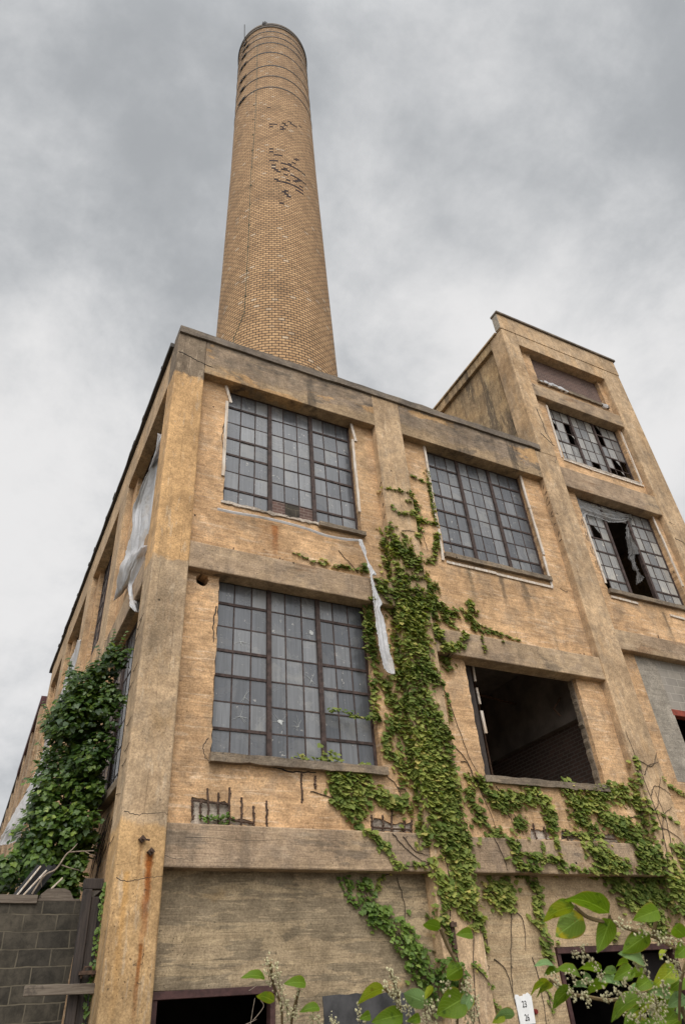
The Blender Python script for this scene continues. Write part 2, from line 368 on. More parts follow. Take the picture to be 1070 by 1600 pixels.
def bricks(name, uvname, c1, c2, mortar, w_, h_, msize, extra=None, bm=.6, soot=None, mott=False):
    m, g = new_mat(name)
    if uvname: uv = g.new('ShaderNodeUVMap', uv_map=uvname).outputs[0]
    else:
        P = g.new('ShaderNodeTexCoord').outputs['Object']; x, y, z = g.sep(P); uv = g.comb(g.m('ADD', x, y), z, 0.0)
    if mott:
        nd = g.new('ShaderNodeTexNoise'); g.put(nd.inputs['Vector'], P); nd.inputs['Scale'].default_value = 3.0; nd.inputs['Detail'].default_value = 5
        uv = g.vm('ADD', uv, g.vm('MULTIPLY', g.vm('SUBTRACT', nd.outputs['Color'], (.5, .5, .5)), (.035, .045, 0)))
    b = g.new('ShaderNodeTexBrick'); g.put(b.inputs['Vector'], uv)
    b.offset = .5; b.squash = 1.0
    for nm, v in (('Color1', (0,0,0,1)), ('Color2', (1,1,1,1)), ('Mortar', (.5,.5,.5,1)), ('Scale', 1.0), ('Mortar Size', msize), ('Mortar Smooth', .05), ('Bias', 0.0), ('Brick Width', w_), ('Row Height', h_)):
        b.inputs[nm].default_value = v
    rnd = b.outputs['Color']
    P = g.new('ShaderNodeTexCoord').outputs['Object']
    col = g.mix(rnd, c1, c2)
    if extra: col = g.mix(g.rng(rnd, .965, .97), col, extra)
    col = g.mix(g.m('MULTIPLY', g.rng(g.noise(P, .9, 6, .65), .48, .66), .5), col, tuple(v*.55 for v in c2))
    gr = g.noise(P, 30, 4, .7)
    col = g.mix(.4, col, g.mix(1.0, col, g.mix(gr, (.5,.5,.5), (1.5,1.5,1.5)), 'MULTIPLY'))
    if soot: 
        z = g.sep(P)[2]
        sn = g.m('ADD', z, g.m('MULTIPLY', g.m('SUBTRACT', g.noise(P, .8, 5, .6), .5), 9))
        col = g.mix(g.m('MULTIPLY', g.rng(sn, soot[0], soot[1]), .45), col, (.09,.065,.045))
    if mott: col = g.mix(.9, col, g.mix(1.0, col, g.mix(g.rng(g.noise(P, 6, 7, .75, .3), .34, .66), (.55,.55,.52), (1.4,1.38,1.32)), 'MULTIPLY'))
    col = g.mix(g.m('MULTIPLY', b.outputs['Fac'], g.rng(g.noise(P, 4, 5, .6), .35, .6, .35, 1)) if mott else b.outputs['Fac'], col, mortar)
    g.l.new(col, g.b.inputs['Base Color']); g.b.inputs['Roughness'].default_value = .88; g.b.inputs['Specular IOR Level'].default_value = .25
    bump(g, g.m('SUBTRACT', g.m('MULTIPLY', gr, .15), b.outputs['Fac']), bm, .012)
    return m
M['chimney'] = bricks('buff_radial_brick', 'brick', (.52,.32,.16), (.36,.21,.10), (.05,.036,.026), 2.3, 1.0, .13, (.55,.40,.26), .8, (40, 54))
M['purple'] = bricks('purple_brick', None, (.15,.088,.07), (.10,.062,.052), (.20,.15,.125), .20, .075, .008, None, .5)
M['block'] = bricks('cinder_block', None, (.30,.265,.22), (.26,.23,.195), (.38,.34,.285), .40, .20, .008, None, .8)
M['darkblock'] = bricks('mossy_cinder_block', None, (.064,.054,.041), (.042,.036,.029), (.12,.10,.07), .40, .19, .008, None, 1.0, None, True)
M['intbrick'] = bricks('interior_brick', None, (.13,.08,.06), (.09,.058,.046), (.16,.135,.115), .21, .08, .01, None, .5)

def leaf_mat(name, c1, c2, c3, rough=.5, trans=.35, spec=.35, spotty=None, vein=False):
    m, g = new_mat(name)
    rnd = g.new('ShaderNodeNewGeometry').outputs['Random Per Island']
    P = g.new('ShaderNodeTexCoord').outputs['Object']
    col = g.mix(rnd, c1, c2)
    col = g.mix(g.rng(g.m('FRACT', g.m('MULTIPLY', rnd, 17.3)), .86, 1.0), col, c3)
    big = g.noise(P, 1.1, 3)
    col = g.mix(1.0, col, g.mix(g.rng(big, .35, .65), (.72,.78,.7), (1.25,1.2,1.15)), 'MULTIPLY')
    if spotty:
        col = g.mix(g.rng(g.noise(P, 22, 5, .6), .48, .6), col, spotty[0])
        col = g.mix(g.rng(g.noise(P, 70, 4, .6), .66, .70), col, spotty[1])
    if vein:
        uv = g.new('ShaderNodeUVMap', uv_map='leaf').outputs[0]
        u, v, _ = g.sep(uv)
        av = g.m('ABSOLUTE', v)
        side_ = g.m('FRACT', g.m('SUBTRACT', g.m('MULTIPLY', u, 8.0), g.m('MULTIPLY', av, 3.2)))
        vn = g.m('MAXIMUM', g.rng(av, .02, .07, 1, 0), g.m('MULTIPLY', g.rng(side_, .0, .16, 1, 0), .55))
        col = g.mix(g.m('MULTIPLY', vn, .6), col, tuple(min(1, q*1.9+.04) for q in c2))
        col = g.mix(g.rng(g.noise(P, 45, 5, .65), .55, .72), col, (c1[0]*.45, c1[1]*.5, c1[2]*.5))
        col = g.mix(g.rng(g.m('ADD', av, g.m('MULTIPLY', g.noise(P, 30, 4), .5)), 1.12, 1.3), col, (.24, .20, .03))
        bump(g, vn, .4, .004)
    g.l.new(col, g.b.inputs['Base Color']); g.b.inputs['Roughness'].default_value = rough
    g.b.inputs['Specular IOR Level'].default_value = spec
    tr = g.new('ShaderNodeBsdfTranslucent'); g.l.new(g.mix(1.0, col, (1.3, 1.35, .6), 'MULTIPLY'), tr.inputs[0])
    mx_ = g.new('ShaderNodeMixShader'); mx_.inputs[0].default_value = trans
    g.l.new(g.b.outputs[0], mx_.inputs[1]); g.l.new(tr.outputs[0], mx_.inputs[2]); g.l.new(mx_.outputs[0], g.out.inputs[0])
    return m
M['ivy'] = leaf_mat('ivy_leaf', (.10,.15,.03), (.275,.30,.075), (.40,.35,.11), .6, .35, .22)
M['ivylow'] = leaf_mat('bright_ivy_leaf', (.07,.125,.02), (.14,.215,.04), (.2,.26,.06))
M['vine'] = leaf_mat('dark_vine_leaf', (.022,.055,.008), (.085,.14,.02), (.17,.23,.04), .42, .25, .4)
M['kw0'] = leaf_mat('knotweed_leaf', (.085,.155,.008), (.12,.19,.012), (.12,.19,.012), .5, .45, .22, None, True)
M['kw1'] = leaf_mat('yellowing_knotweed_leaf', (.27,.29,.02), (.20,.26,.02), (.32,.29,.03), .5, .45, .22, ((.14,.22,.02), (.2,.15,.02)), True)
M['kw2'] = leaf_mat('spotted_knotweed_leaf', (.16,.23,.04), (.13,.21,.03), (.2,.25,.03), .5, .45, .22, ((.42,.36,.02), (.25,.06,.015)), True)
M['kw3'] = leaf_mat('pale_knotweed_underside', (.13,.22,.085), (.16,.25,.10), (.16,.25,.10), .6, .35, .2, None, True)
M['flower'] = simple('cream_blossom', (.46,.42,.25), .8, 0, .25, 60, 0)

def sheet_mat(name, col, trans, alpha=1.0):
    m, g = new_mat(name)
    P = g.new('ShaderNodeTexCoord').outputs['Object']
    n = g.noise(P, 1.8, 6, .65)
    c = g.mix(g.m('MULTIPLY', g.rng(n, .5, .7), .6), col, (col[0]*.72, col[1]*.62, col[2]*.5))
    g.l.new(c, g.b.inputs['Base Color']); g.b.inputs['Roughness'].default_value = .45
    bump(g, g.noise(P, 6, 5, .6, 1.0), .7, .03)
    tr = g.new('ShaderNodeBsdfTranslucent'); g.l.new(c, tr.inputs[0])
    mx_ = g.new('ShaderNodeMixShader'); mx_.inputs[0].default_value = trans
    g.l.new(g.b.outputs[0], mx_.inputs[1]); g.l.new(tr.outputs[0], mx_.inputs[2])
    if alpha < 1:
        tp = g.new('ShaderNodeBsdfTransparent'); m2 = g.new('ShaderNodeMixShader')
        g.put(m2.inputs[0], g.rng(g.noise(P, 4, 5, .6), .3, .7, alpha*.6, min(1, alpha*1.4)))
        g.l.new(tp.outputs[0], m2.inputs[1]); g.l.new(mx_.outputs[0], m2.inputs[2]); g.l.new(m2.outputs[0], g.out.inputs[0])
    else: g.l.new(mx_.outputs[0], g.out.inputs[0])
    return m
M['sheet'] = sheet_mat('white_plastic_sheet', (.74,.73,.73), .4)
M['film'] = sheet_mat('clear_torn_film', (.50,.49,.48), .4, .5)
M['filmdark'] = sheet_mat('dirty_torn_film', (.22,.21,.20), .4, .55)
# ------------------------------------------------------------------ ground
mb = MB(); mb.add([(-900,-900,0),(900,-900,0),(900,900,0),(-900,900,0)], [(0,1,2,3)])
tag(mb.build('ground', M['ground'], fix=False), kind='structure')

# ------------------------------------------------------------------ factory
F = thing('factory_building', (7.5, 0, 0), 'abandoned ochre concrete factory with a taller stair tower at its right end', 'building')
PIL = [(0.0, .63), (4.86, 5.63), (10.09, 10.89), (14.68, 15.58)]
BAYS = [(.63, 4.86), (5.63, 10.09), (10.89, 14.68)]
TOPZ = 14.18
def soft_box(name, mat, parent, x0, x1, y0, y1, z0, z1, bevel=.018): 
    mb = MB(); mb.box(x0, x1, y0, y1, z0, z1); return mb.build(name, mat, parent, bevel=bevel)

# front render panels, each with ragged openings
WIN = {'W1': (1.25, 4.31, 9.86, 13.25), 'W2': (1.25, 4.24, 5.03, 8.3), 'W3': (6.41, 9.46, 9.88, 13.25), 'O4': (6.40, 9.36, 5.07, 7.4),
       'W5': (11.46, 14.53, 14.42, 16.85), 'BR': (11.47, 14.50, 17.78, 19.2), 'W6': (11.38, 14.42, 9.96, 13.2)}
def wrect(k, amp=.01): x0, x1, z0, z1 = WIN[k]; return jag(rect(x0, x1, z0, z1), .1, amp)
spalls = [jag([(1.0,4.06),(1.95,4.06),(1.93,4.12),(1.6,4.16),(1.57,4.33),(1.0,4.42)], .08, .02),
          jag([(3.93,4.06),(4.68,4.06),(4.69,4.22),(4.3,4.19),(4.0,4.26)], .08, .02)]
hole = blob(.935, 8.075, .115, 18, .2)
mb = MB(); mb.slab(rect(.60, 4.89, 3.7, TOPZ), [wrect('W1'), wrect('W2', .014), hole]+spalls, .20, .44, XZ)
mb.build('wall', M['panel'], F)
spall2 = [jag([(7.15,4.04),(7.62,4.04),(7.60,4.2),(7.2,4.22)], .08, .02), jag([(7.85,4.05),(9.3,4.04),(9.25,4.2),(8.6,4.16),(7.9,4.2)], .08, .02)]
mb = MB(); mb.slab(rect(5.60, 10.12, 3.7, TOPZ), [wrect('W3'), wrect('O4')]+spall2, .20, .44, XZ)
mb.build('wall', M['panel'], F)
mb = MB(); mb.slab(rect(10.86, 14.70, 3.7, 19.9), [wrect('W5'), wrect('W6'), wrect('BR'), rect(11.50, 14.6, 5.3, 8.4)], .20, .44, XZ)
mb.build('wall', M['panel'], F)
# ground-storey walls under the lowest beam
mb = MB(); mb.slab([(.60,0),(.66,0),(.66,2.12),(2.30,2.10),(2.30,0),(4.89,0),(4.89,3.6),(.60,3.6)], [], .25, .46, XZ); mb.build('lower_wall', M['low'], F)
mb = MB(); mb.slab([(5.60,0),(7.20,0),(7.20,2.42),(9.95,2.42),(9.95,0),(10.12,0),(10.12,3.6),(5.60,3.6)], [], .25, .46, XZ); mb.build('lower_wall', M['low'], F)
soft_box('lower_wall', M['low'], F, 10.86, 14.70, .25, .46, 0, 3.6)
# backing behind the broken-out patches
for a in ((.9, 2.1, 3.9, 4.5), (3.85, 4.8, 3.9, 4.35), (7.05, 9.4, 3.9, 4.32)):
    soft_box('spalled_patch', M['rough'], F, a[0], a[1], .232, .30, a[2], a[3], 0)
# pilasters
soft_box('corner_pilaster', M['corner'], F, 0.0, .63, 0.0, .66, 0, TOPZ, .03)
soft_box('pilaster', M['pilaster'], F, 4.86, 5.63, 0.0, .45, 0, TOPZ, .02)
soft_box('pilaster', M['pilaster'], F, 10.09, 10.89, 0.0, .45, 0, 14.14, .02)
soft_box('tower_corner_pilaster', M['pilaster'], F, 10.30, 10.89, 0.0, .65, 14.14, 19.62, .03)
soft_box('tower_corner_pilaster', M['pilaster'], F, 14.68, 15.58, 0.0, .65, 0, 19.62, .03)
# beams: (x0, x1, z0, z1)
for i, (a, b, c, d) in enumerate([(.63,4.86,8.19,8.73),(.63,4.86,3.46,4.02),(5.63,10.09,7.34,7.88),(5.63,10.09,3.46,4.00),
                     (10.89,14.68,16.76,17.30),(10.89,14.68,13.13,13.85),(10.89,14.68,8.22,8.74),(10.89,14.68,3.46,4.0)]):
    mb = MB(); mb.box(a-.01, b+.01, .028, .40, c, d); mb.build('beam', M['beam'], F, bevel=.02)
# deep beam and cornice at the roof line
soft_box('top_beam', M['cornice'], F, .628, 10.09, .004, .42, 13.14, TOPZ-.002, .015)
mb = MB(); mb.slab(jag(rect(.0, 10.27, TOPZ, 14.38), .35, .012, keep=(1, 3)), [], -.05, .45, XZ); mb.build('coping', M['coping'], F)
# tower top
soft_box('top_beam', M['pilaster'], F, 10.89, 14.68, .004, .42, 19.07, 19.62, .015)
mb = MB(); mb.slab([(10.28,19.6215),(15.60,19.6215),(15.60,20.36),(10.28,20.36)], [], -.012, .24, XZ); mb.build('parapet', M['pilaster'], F, bevel=.02)
soft_box('coping', M['coping'], F, 10.24, 15.66, -.07, .27, 20.362, 20.45, .01)
soft_box('end_plate', M['plaster'], F, 10.262, 10.278, -.0, .235, 19.66, 20.34, 0)
# tower side facing left
mb = MB(); mb.box(10.42, 10.7, .6, 6.5, 14.0, 19.3); mb.build('tower_wall', M['towerside'], F)
soft_box('tower_wall', M['towerside'], F, 10.302, 10.75, .652, 6.5, 19.23, 19.60, .02)
soft_box('tower_wall', M['towerside'], F, 10.25, 10.8, .26, 6.6, 19.602, 19.68, .01)
soft_box('tower_wall', M['towerside'], F, 10.304, 10.7, 5.7, 6.5, 14.0, 19.23, .02)
soft_box('tower_wall', M['towerside'], F, 15.3, 15.56, .652, 6.5, 0, 19.5, 0)
soft_box('tower_wall', M['towerside'], F, 10.7, 15.3, 6.25, 6.5, 0, 19.5, 0)
soft_box('roof', M['roof'], F, 10.7, 15.3, .45, 6.25, 19.2, 19.45, 0)
# main roof, floors, back and inner walls
soft_box('roof', M['roof'], F, .3, 10.4, .42, 18.4, 13.72, 14.02, 0)
soft_box('floor_slab', M['slab'], F, .42, 15.2, .46, 18.2, 8.34, 8.7, 0)
soft_box('floor_slab', M['slab'], F, .42, 15.2, .46, 18.2, 3.56, 3.98, 0)
soft_box('floor_slab', M['slab'], F, 10.8, 15.2, .46, 6.2, 13.2, 13.7, 0)
soft_box('back_wall', M['intbrick'], F, .2, 10.6, 18.4, 18.65, 3.6, TOPZ, 0)
soft_box('back_wall', M['dark'], F, .2, 10.6, 18.4, 18.65, 0, 3.598, 0)  # ground storey coloured near-black in place of indoor shade
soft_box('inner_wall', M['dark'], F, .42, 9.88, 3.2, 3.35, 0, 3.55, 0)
soft_box('inner_wall', M['intbrick'], F, 9.90, 10.2, .46, 18.3, 3.99, 6.7, 0)
soft_box('inner_wall', M['slab'], F, 9.72, 10.2, .46, 18.3, 6.702, 8.33, 0)
soft_box('inner_wall', M['intbrick'], F, 9.90, 10.2, .46, 18.3, 8.71, 13.7, 0)
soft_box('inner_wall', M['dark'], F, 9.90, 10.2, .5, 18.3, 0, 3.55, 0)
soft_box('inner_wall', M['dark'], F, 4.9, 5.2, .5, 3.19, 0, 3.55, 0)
soft_box('inner_wall', M['intbrick'], F, 4.9, 5.2, .5, 10, 3.99, 8.33, 0)
for pts, r in (([(7.7, 1.6, 8.3), (7.72, 1.6, 5.2)], .025), ([(6.9, 2.6, 8.0), (9.7, 2.6, 7.7)], .03), ([(9.6, 1.0, 7.25), (9.3, 1.0, 6.95), (9.45, 1.0, 6.8)], .02)):
    mb = MB(); mb.tube(pts, r); mb.build('pipe', M['pipe'], F)
# side wall (x = 0), bays along y
SP = [(4.46, 5.44), (9.22, 10.16), (13.95, 14.92), (18.0, 18.7)]
SB = [(.66, 4.46), (5.44, 9.22), (10.16, 13.95), (14.92, 18.0)]
for a, b in SP: soft_box('side_pilaster', M['corner'] if a > 99 else M['pilaster'], F, 0.0, .42, a, b, 0, TOPZ-.01, .02)
for i, (a, b) in enumerate(SB):
    holes = [jag(rect(a+.55, b-.45, 9.86, 13.2), .15, .01), jag(rect(a+.25, b-.35, 4.82, 8.15), .15, .01)]
    out = [(a-.02, 0), (a+.02, 0), (a+.02, 3.45), (a+1.75, 3.48), (a+1.75, 0), (b+.02, 0), (b+.02, TOPZ-.02), (a-.02, TOPZ-.02)] if i == 0 else rect(a-.02, b+.02, 0, TOPZ-.02)
    mb = MB(); mb.slab(out, holes, .16, .40, YZ); mb.build('side_wall', M['panel'], F)
    mb = MB(); mb.box(.025, .38, a-.01, b+.01, 8.16, 8.72); mb.build('beam', M['beam'], F, bevel=.02)
    mb = MB(); mb.box(.004, .38, a-.01, b+.01, 13.10, TOPZ-.012); mb.build('top_beam', M['pilaster'], F, bevel=.015)
    mb = MB(); mb.box(.03, .3, a+.1, b-.2, 4.68, 4.82); mb.build('window_sill', M['sill'], F, bevel=.012)
mb = MB(); prof = jag([(-.08, .0), (-.08, 18.8), (.42, 18.8), (.42, .0)], .5, .012, keep=(1, 2, 3))
mb.slab(prof, [], TOPZ+.004, TOPZ+.13, lambda a, b, d: (a, b+.46, d)); mb.build('roof_edge', M['flash'], F)
for k in range(11):
    yy = 1.2+k*1.6+random.uniform(-.5, .5); mb = MB(); mb.box(-.09, -.02, yy, yy+random.uniform(.05, .3), TOPZ+.12, TOPZ+.12+random.uniform(.03, .06)); mb.build('roof_edge_debris', M['flash'], F)
soft_box('back_wall', M['panel'], F, 10.6, 15.5, 18.3, 18.6, 0, 13.0, 0)

# ------------------------------------------------------------------ windows
def window(nm, x0, x1, z0, z1, d, fn, rows=7, cols=9, broken=(), thick=(1, 3, 4, 6), gone_mid=0, infill=None, glass='glass'):
    """steel sash window: three sections of small panes; fn maps (a, b, depth)"""
    fr = MB(); gl = MB(); sh = MB()
    def bx(a0, a1, b0, b1, dd0, dd1):
        P = [fn(a, b, q) for q in (dd0, dd1) for (a, b) in ((a0, b0), (a1, b0), (a1, b1), (a0, b1))]
        fr.add(P, [(0,1,2,3), (7,6,5,4), (0,4,5,1), (1,5,6,2), (2,6,7,3), (3,7,4,0)])
    W = x1-x0; H = z1-z0; cw = W/cols; rh = H/rows
    bx(x0-.02, x0+.028, z0, z1, d-.03, d+.04); bx(x1-.028, x1+.02, z0, z1, d-.03, d+.04)
    bx(x0-.02, x1+.02, z0-.02, z0+.03, d-.031, d+.041); bx(x0-.02, x1+.02, z1-.03, z1+.03, d-.031, d+.041)
    for c in (3, 6): bx(x0+c*cw-.042, x0+c*cw+.042, z0+.03, z1-.03, d-.05, d+.05)
    for c in range(1, cols):
        if c in (3, 6): continue
        lo = z0+.03
        if gone_mid and 3 < c < 6: lo = z1-gone_mid*rh
        bx(x0+c*cw-.011, x0+c*cw+.011, lo, z1-.03, d-.012, d+.012)
    for r in range(1, rows):
        zz = z1-r*rh
        for s in range(3):
            a0 = x0+(3*s)*cw+.028; a1 = x0+(3*s+3)*cw-.028
            if s == 1 and gone_mid and r > gone_mid: continue
            t = .024 if (s != 1 and r in thick) else .011
            bx(a0, a1, zz-t, zz+t, d-.02 if t > .02 else d-.0115, d+.02 if t > .02 else d+.0125)
    for r in range(rows):
        for c in range(cols):
            if (r, c) in broken:
                if random.random() < .75:      # a shard left in the putty
                    a = x0+c*cw; b = z1-r*rh-rh; k = random.choice((0, 1)); e = random.uniform(.25, .6)
                    tri = [(a, b), (a+cw*e, b), (a, b+rh*e*random.uniform(.5, 1.2))] if k else [(a+cw, b+rh), (a+cw*(1-e), b+rh), (a+cw, b+rh*(1-e))]
                    P = [fn(p[0], p[1], d+q) for q in (-.003, .003) for p in tri]
                    gl.add(P, [(0,1,2), (5,4,3), (0,3,4,1), (1,4,5,2), (2,5,3,0)])
                continue
            if gone_mid and c in (3, 4, 5) and r >= gone_mid: continue
            a = x0+c*cw; b = z1-r*rh-rh
            tl = [random.uniform(-.004, .004) for _ in range(3)]
            cs = [(a, b, tl[0]), (a+cw, b, tl[1]), (a+cw, b+rh, tl[2]), (a, b+rh, tl[0]+tl[2]-tl[1])]
            P = [fn(p[0], p[1], d+p[2]+q) for q in (-.003, .003) for p in cs]
            if infill and (r, c) in infill: continue
            gl.add(P, [(0,1,2,3), (7,6,5,4), (0,4,5,1), (1,5,6,2), (2,6,7,3), (3,7,4,0)])
    fo = fr.build('window', M['steel'], F)
    gl.build('pane', M[glass], fo)
    return fo
infW1 = {(6, 3), (6, 4), (6, 5)}
w1 = window('W1', 1.27, 4.29, 9.93, 13.15, .37, XZ, infill=infW1)
mb = MB(); mb.box(1.27+3*.3355+.04, 1.27+4*.3355,   .355, .40, 9.95, 10.36); mb.build('infill_board', M['purple'], w1); mb = MB(); mb.box(1.27+5*.3355, 1.27+6*.3355-.04, .355, .40, 9.95, 10.36); mb.build('infill_board', M['purple'], w1)
mb = MB(); mb.box(1.27+4*.3355+.012, 1.27+5*.3355-.012, .352, .40, 9.95, 10.36); mb.build('infill_brickwork', M['darkblock'], w1)
w2 = window('W2', 1.27, 4.22, 5.06, 8.22, .37, XZ)
w3 = window('W3', 6.43, 9.44, 9.93, 13.15, .37, XZ)
w5 = window('W5', 11.48, 14.51, 14.46, 16.78, .37, XZ, rows=5, thick=(1, 3), glass='paleglass', broken={(1,0),(1,2),(2,2),(1,6),(0,6),(3,7),(4,6),(4,7),(4,8),(3,8),(4,4)})
w6 = window('W6', 11.42, 14.40, 10.02, 13.14, .37, XZ, gone_mid=1, glass='paleglass', broken={(2, 1), (6, 0)})
for i, (a, b) in enumerate(SB):
    window('side', a+.56, b-.46, 9.9, 13.12, .30, YZ, broken={(random.randrange(7), random.randrange(9)) for _ in range(5)})
    window('side', a+.26, b-.36, 4.83, 8.14, .30, YZ, broken={(random.randrange(7), random.randrange(9)) for _ in range(4)})
# star cracks and old putty smears on the lower left window
M['crackw'] = simple('cracked_glass_edge', (.42,.42,.40), .4, 0, .3, 20, 0)
for (r_, c_) in ((1, 5), (5, 3), (5, 4), (4, 1), (3, 5), (5, 1), (2, 1)):
    cw_, rh_ = 2.95/9, 3.16/7; cx_ = 1.27+(c_+random.uniform(.3, .7))*cw_; cz_ = 8.22-(r_+random.uniform(.35, .75))*rh_
    mb = MB()
    for k in range(random.randint(5, 9)):
        a = random.uniform(0, 2*PI); L = random.uniform(.06, .22); ex = min(max(cx_+L*math.cos(a), 1.29+c_*cw_), 1.25+(c_+1)*cw_); ez = min(max(cz_+L*math.sin(a), 8.24-(r_+1)*rh_), 8.2-r_*rh_)
        mb.tube([(cx_, .362, cz_), ((cx_+ex)/2+random.uniform(-.01, .01), .362, (cz_+ez)/2), (ex, .362, ez)], .0032, .0012, n=4)
    if (r_, c_) in ((1, 5), (5, 3)): mb.slab(blob(cx_, cz_, .045, 9, .5), [], .360, .366, XZ)
    mb.build('glass_crack', M['crackw'], w2)
# sills and broken sill beds
mb = MB(); mb.slab(jag(rect(3.28, 4.36, 9.83, 9.93), .1, .008), [], .10, .36, XZ); mb.build('window_sill', M['sill'], w1)
mb = MB(); mb.slab(jag(rect(1.2, 3.28, 9.86, 9.925), .07, .016), [], .17, .36, XZ); mb.build('broken_sill_bed', M['rough'], w1)
mb = MB(); mb.slab(jag(rect(1.22, 4.30, 4.92, 5.05), .15, .008), [], .09, .36, XZ); mb.build('window_sill', M['sill'], w2)
mb = MB(); mb.slab(jag(rect(6.38, 9.44, 9.80, 9.92), .15, .008), [], .11, .36, XZ); mb.build('window_sill', M['sill'], w3)
mb = MB(); mb.slab(jag(rect(6.34, 9.36, 4.95, 5.07), .15, .010), [], .12, .42, XZ); mb.build('window_sill', M['sill'], F)
mb = MB(); mb.slab(jag(rect(11.36, 14.50, 9.88, 10.0), .15, .008), [], .11, .36, XZ); mb.build('window_sill', M['sill'], w6)
mb = MB(); mb.slab(jag(rect(11.42, 14.56, 14.38, 14.45), .1, .015), [], .17, .36, XZ); mb.build('broken_sill_bed', M['rough'], w5)
# empty opening: jamb lining, slits of pale batten on the inner left jamb
mb = MB(); mb.box(6.44, 6.72, .445, .52, 5.0, 7.9); mb.build('jamb_lining', M['post'], F)
mb = MB(); mb.bar((6.84,.5,7.40),(6.83,.5,7.07),.045,.03,(1,0,0)); mb.bar((6.83,.5,6.93),(6.84,.5,6.59),.045,.03,(1,0,0)); mb.bar((6.84,.5,6.45),(6.85,.5,6.0),.06,.03,(1,0,0)); mb.build('batten', M['batten'], F)
mb = MB(); mb.slab(jag(rect(9.325, 9.364, 5.08, 7.36), .07, .014), [], .30, .43, XZ); mb.build('broken_jamb', M['sill'], F)
# blind opening of purple brick, crumbling ledge
soft_box('brick_infill', M['purple'], F, 11.40, 14.58, .33, .42, 17.7, 19.25, 0)
mb = MB(); mb.slab(jag(rect(11.42, 14.5, 17.68, 17.80), .09, .03), [], .13, .35, XZ); mb.build('broken_ledge', M['sill'], F)
mb = MB()
for k in range(22):
    cx = random.choice((random.uniform(11.4, 12.6), random.uniform(11.4, 12.6), random.uniform(14.0, 14.4))); lp = blob(cx, 17.74+random.uniform(-.07, .05), random.uniform(.05, .14), 9, .4, .4)
    mb.slab(lp, [], .10+random.uniform(0, .04), .2, XZ)
mb.build('loose_insulation', M['sheet'], F)
# block infill low in the tower
mb = MB(); mb.slab(rect(11.48, 14.62, 5.25, 8.42), [rect(12.20, 14.4, 6.05, 8.36)], .212, .42, XZ); mb.build('plaster_margin', M['plaster'], F)
soft_box('block_infill', M['block'], F, 12.18, 14.42, .235, .42, 6.98, 8.38, 0)
soft_box('lintel', M['lintelred'], F, 12.16, 14.4, .205, .40, 6.83, 6.975, .006)
soft_box('block_infill', M['block'], F, 12.9, 14.42, .24, .42, 6.0, 6.825, 0)
# ground-floor door openings
def doorway(x0, x1, zt):
    mb = MB(); mb.box(x0, x1, .20, .36, zt-.09, zt-.005); mb.box(x0, x0+.07, .22, .36, 0, zt-.092); mb.box(x1-.07, x1, .22, .36, 0, zt-.092)
    d = mb.build('doorway', M['redsteel'], F, bevel=.004)
    mb = MB()
    n = int((x1-x0)/.32)
    for k in range(n):
        a = x0+.075+(x1-x0-.15)*k/n; mb.box(a+.005, a+(x1-x0-.15)/n-.005, .42, .46, .02, zt-.1)
    return d, mb
d1, mb = doorway(.67, 2.29, 2.115)
d2, mb = doorway(7.21, 9.94, 2.415)
mb = MB(); mb.box(9.3, 9.88, .5, .56, .02, 2.3); mb.build('door', M['dark'], d2)
mb = MB(); mb.slab(jag(rect(2.98, 4.4, .9, 1.96), .12, .015), [], .235, .26, XZ); mb.build('access_panel', M['darkpanel'], F)
# exposed reinforcement
RB = [((1.01,4.4),(1.03,4.1)),((1.13,4.37),(1.15,4.1)),((1.23,4.55),(1.26,4.05)),((1.39,4.49),(1.41,4.05)),((1.56,4.57),(1.57,4.05)),((1.76,4.45),(1.76,4.05)),((1.95,4.34),(1.95,4.05)),((2.15,4.42),(2.16,4.05)),
      ((2.74,4.9),(2.74,4.42)),((2.98,4.84),(2.97,4.65)),((1.02,4.36),(1.55,4.34)),((1.6,4.12),(1.94,4.1)),((3.96,4.29),(3.94,4.05)),((4.16,4.3),(4.14,4.05)),((4.35,4.42),(4.3,4.05)),((4.56,4.24),(4.54,4.05)),((4.7,4.25),(4.67,4.05)),((3.95,4.11),(4.68,4.1)),
      ((7.25,4.3),(7.26,4.03)),((7.5,4.25),(7.5,4.03)),((8.0,4.22),(8.0,4.03)),((8.6,4.2),(8.6,4.03)),((7.9,4.12),(9.2,4.1))]
for a, b in RB:
    pts = [Vector((a[0]+(b[0]-a[0])*t+random.uniform(-.008, .008), .19+random.uniform(-.012, .012), a[1]+(b[1]-a[1])*t+random.uniform(-.006, .006))) for t in (0, .12, .25, .37, .5, .62, .75, .87, 1)]
    mb = MB(); mb.tube(pts, .015)
    for q in pts[1:-1:2]: mb.tube([q+Vector((-.02, 0, random.uniform(-.01, .01))), q+Vector((.02, -.004, random.uniform(-.02, .02)))], random.uniform(.006, .014), n=5)
    mb.build('rebar', M['rust'], F)
# small bits of bar and broken edges along the ledges
for x_, z_ in ((1.47,8.73),(1.95,8.73),(2.45,8.74),(9.7,7.88),(9.8,7.88),(2.4,8.73),(12.6,8.74),(13.6,8.74)):
    mb = MB(); mb.tube([(x_, .17, z_), (x_+random.uniform(-.02,.02), .165, z_+random.uniform(.08,.2))], .011); mb.build('rebar', M['rust'], F)
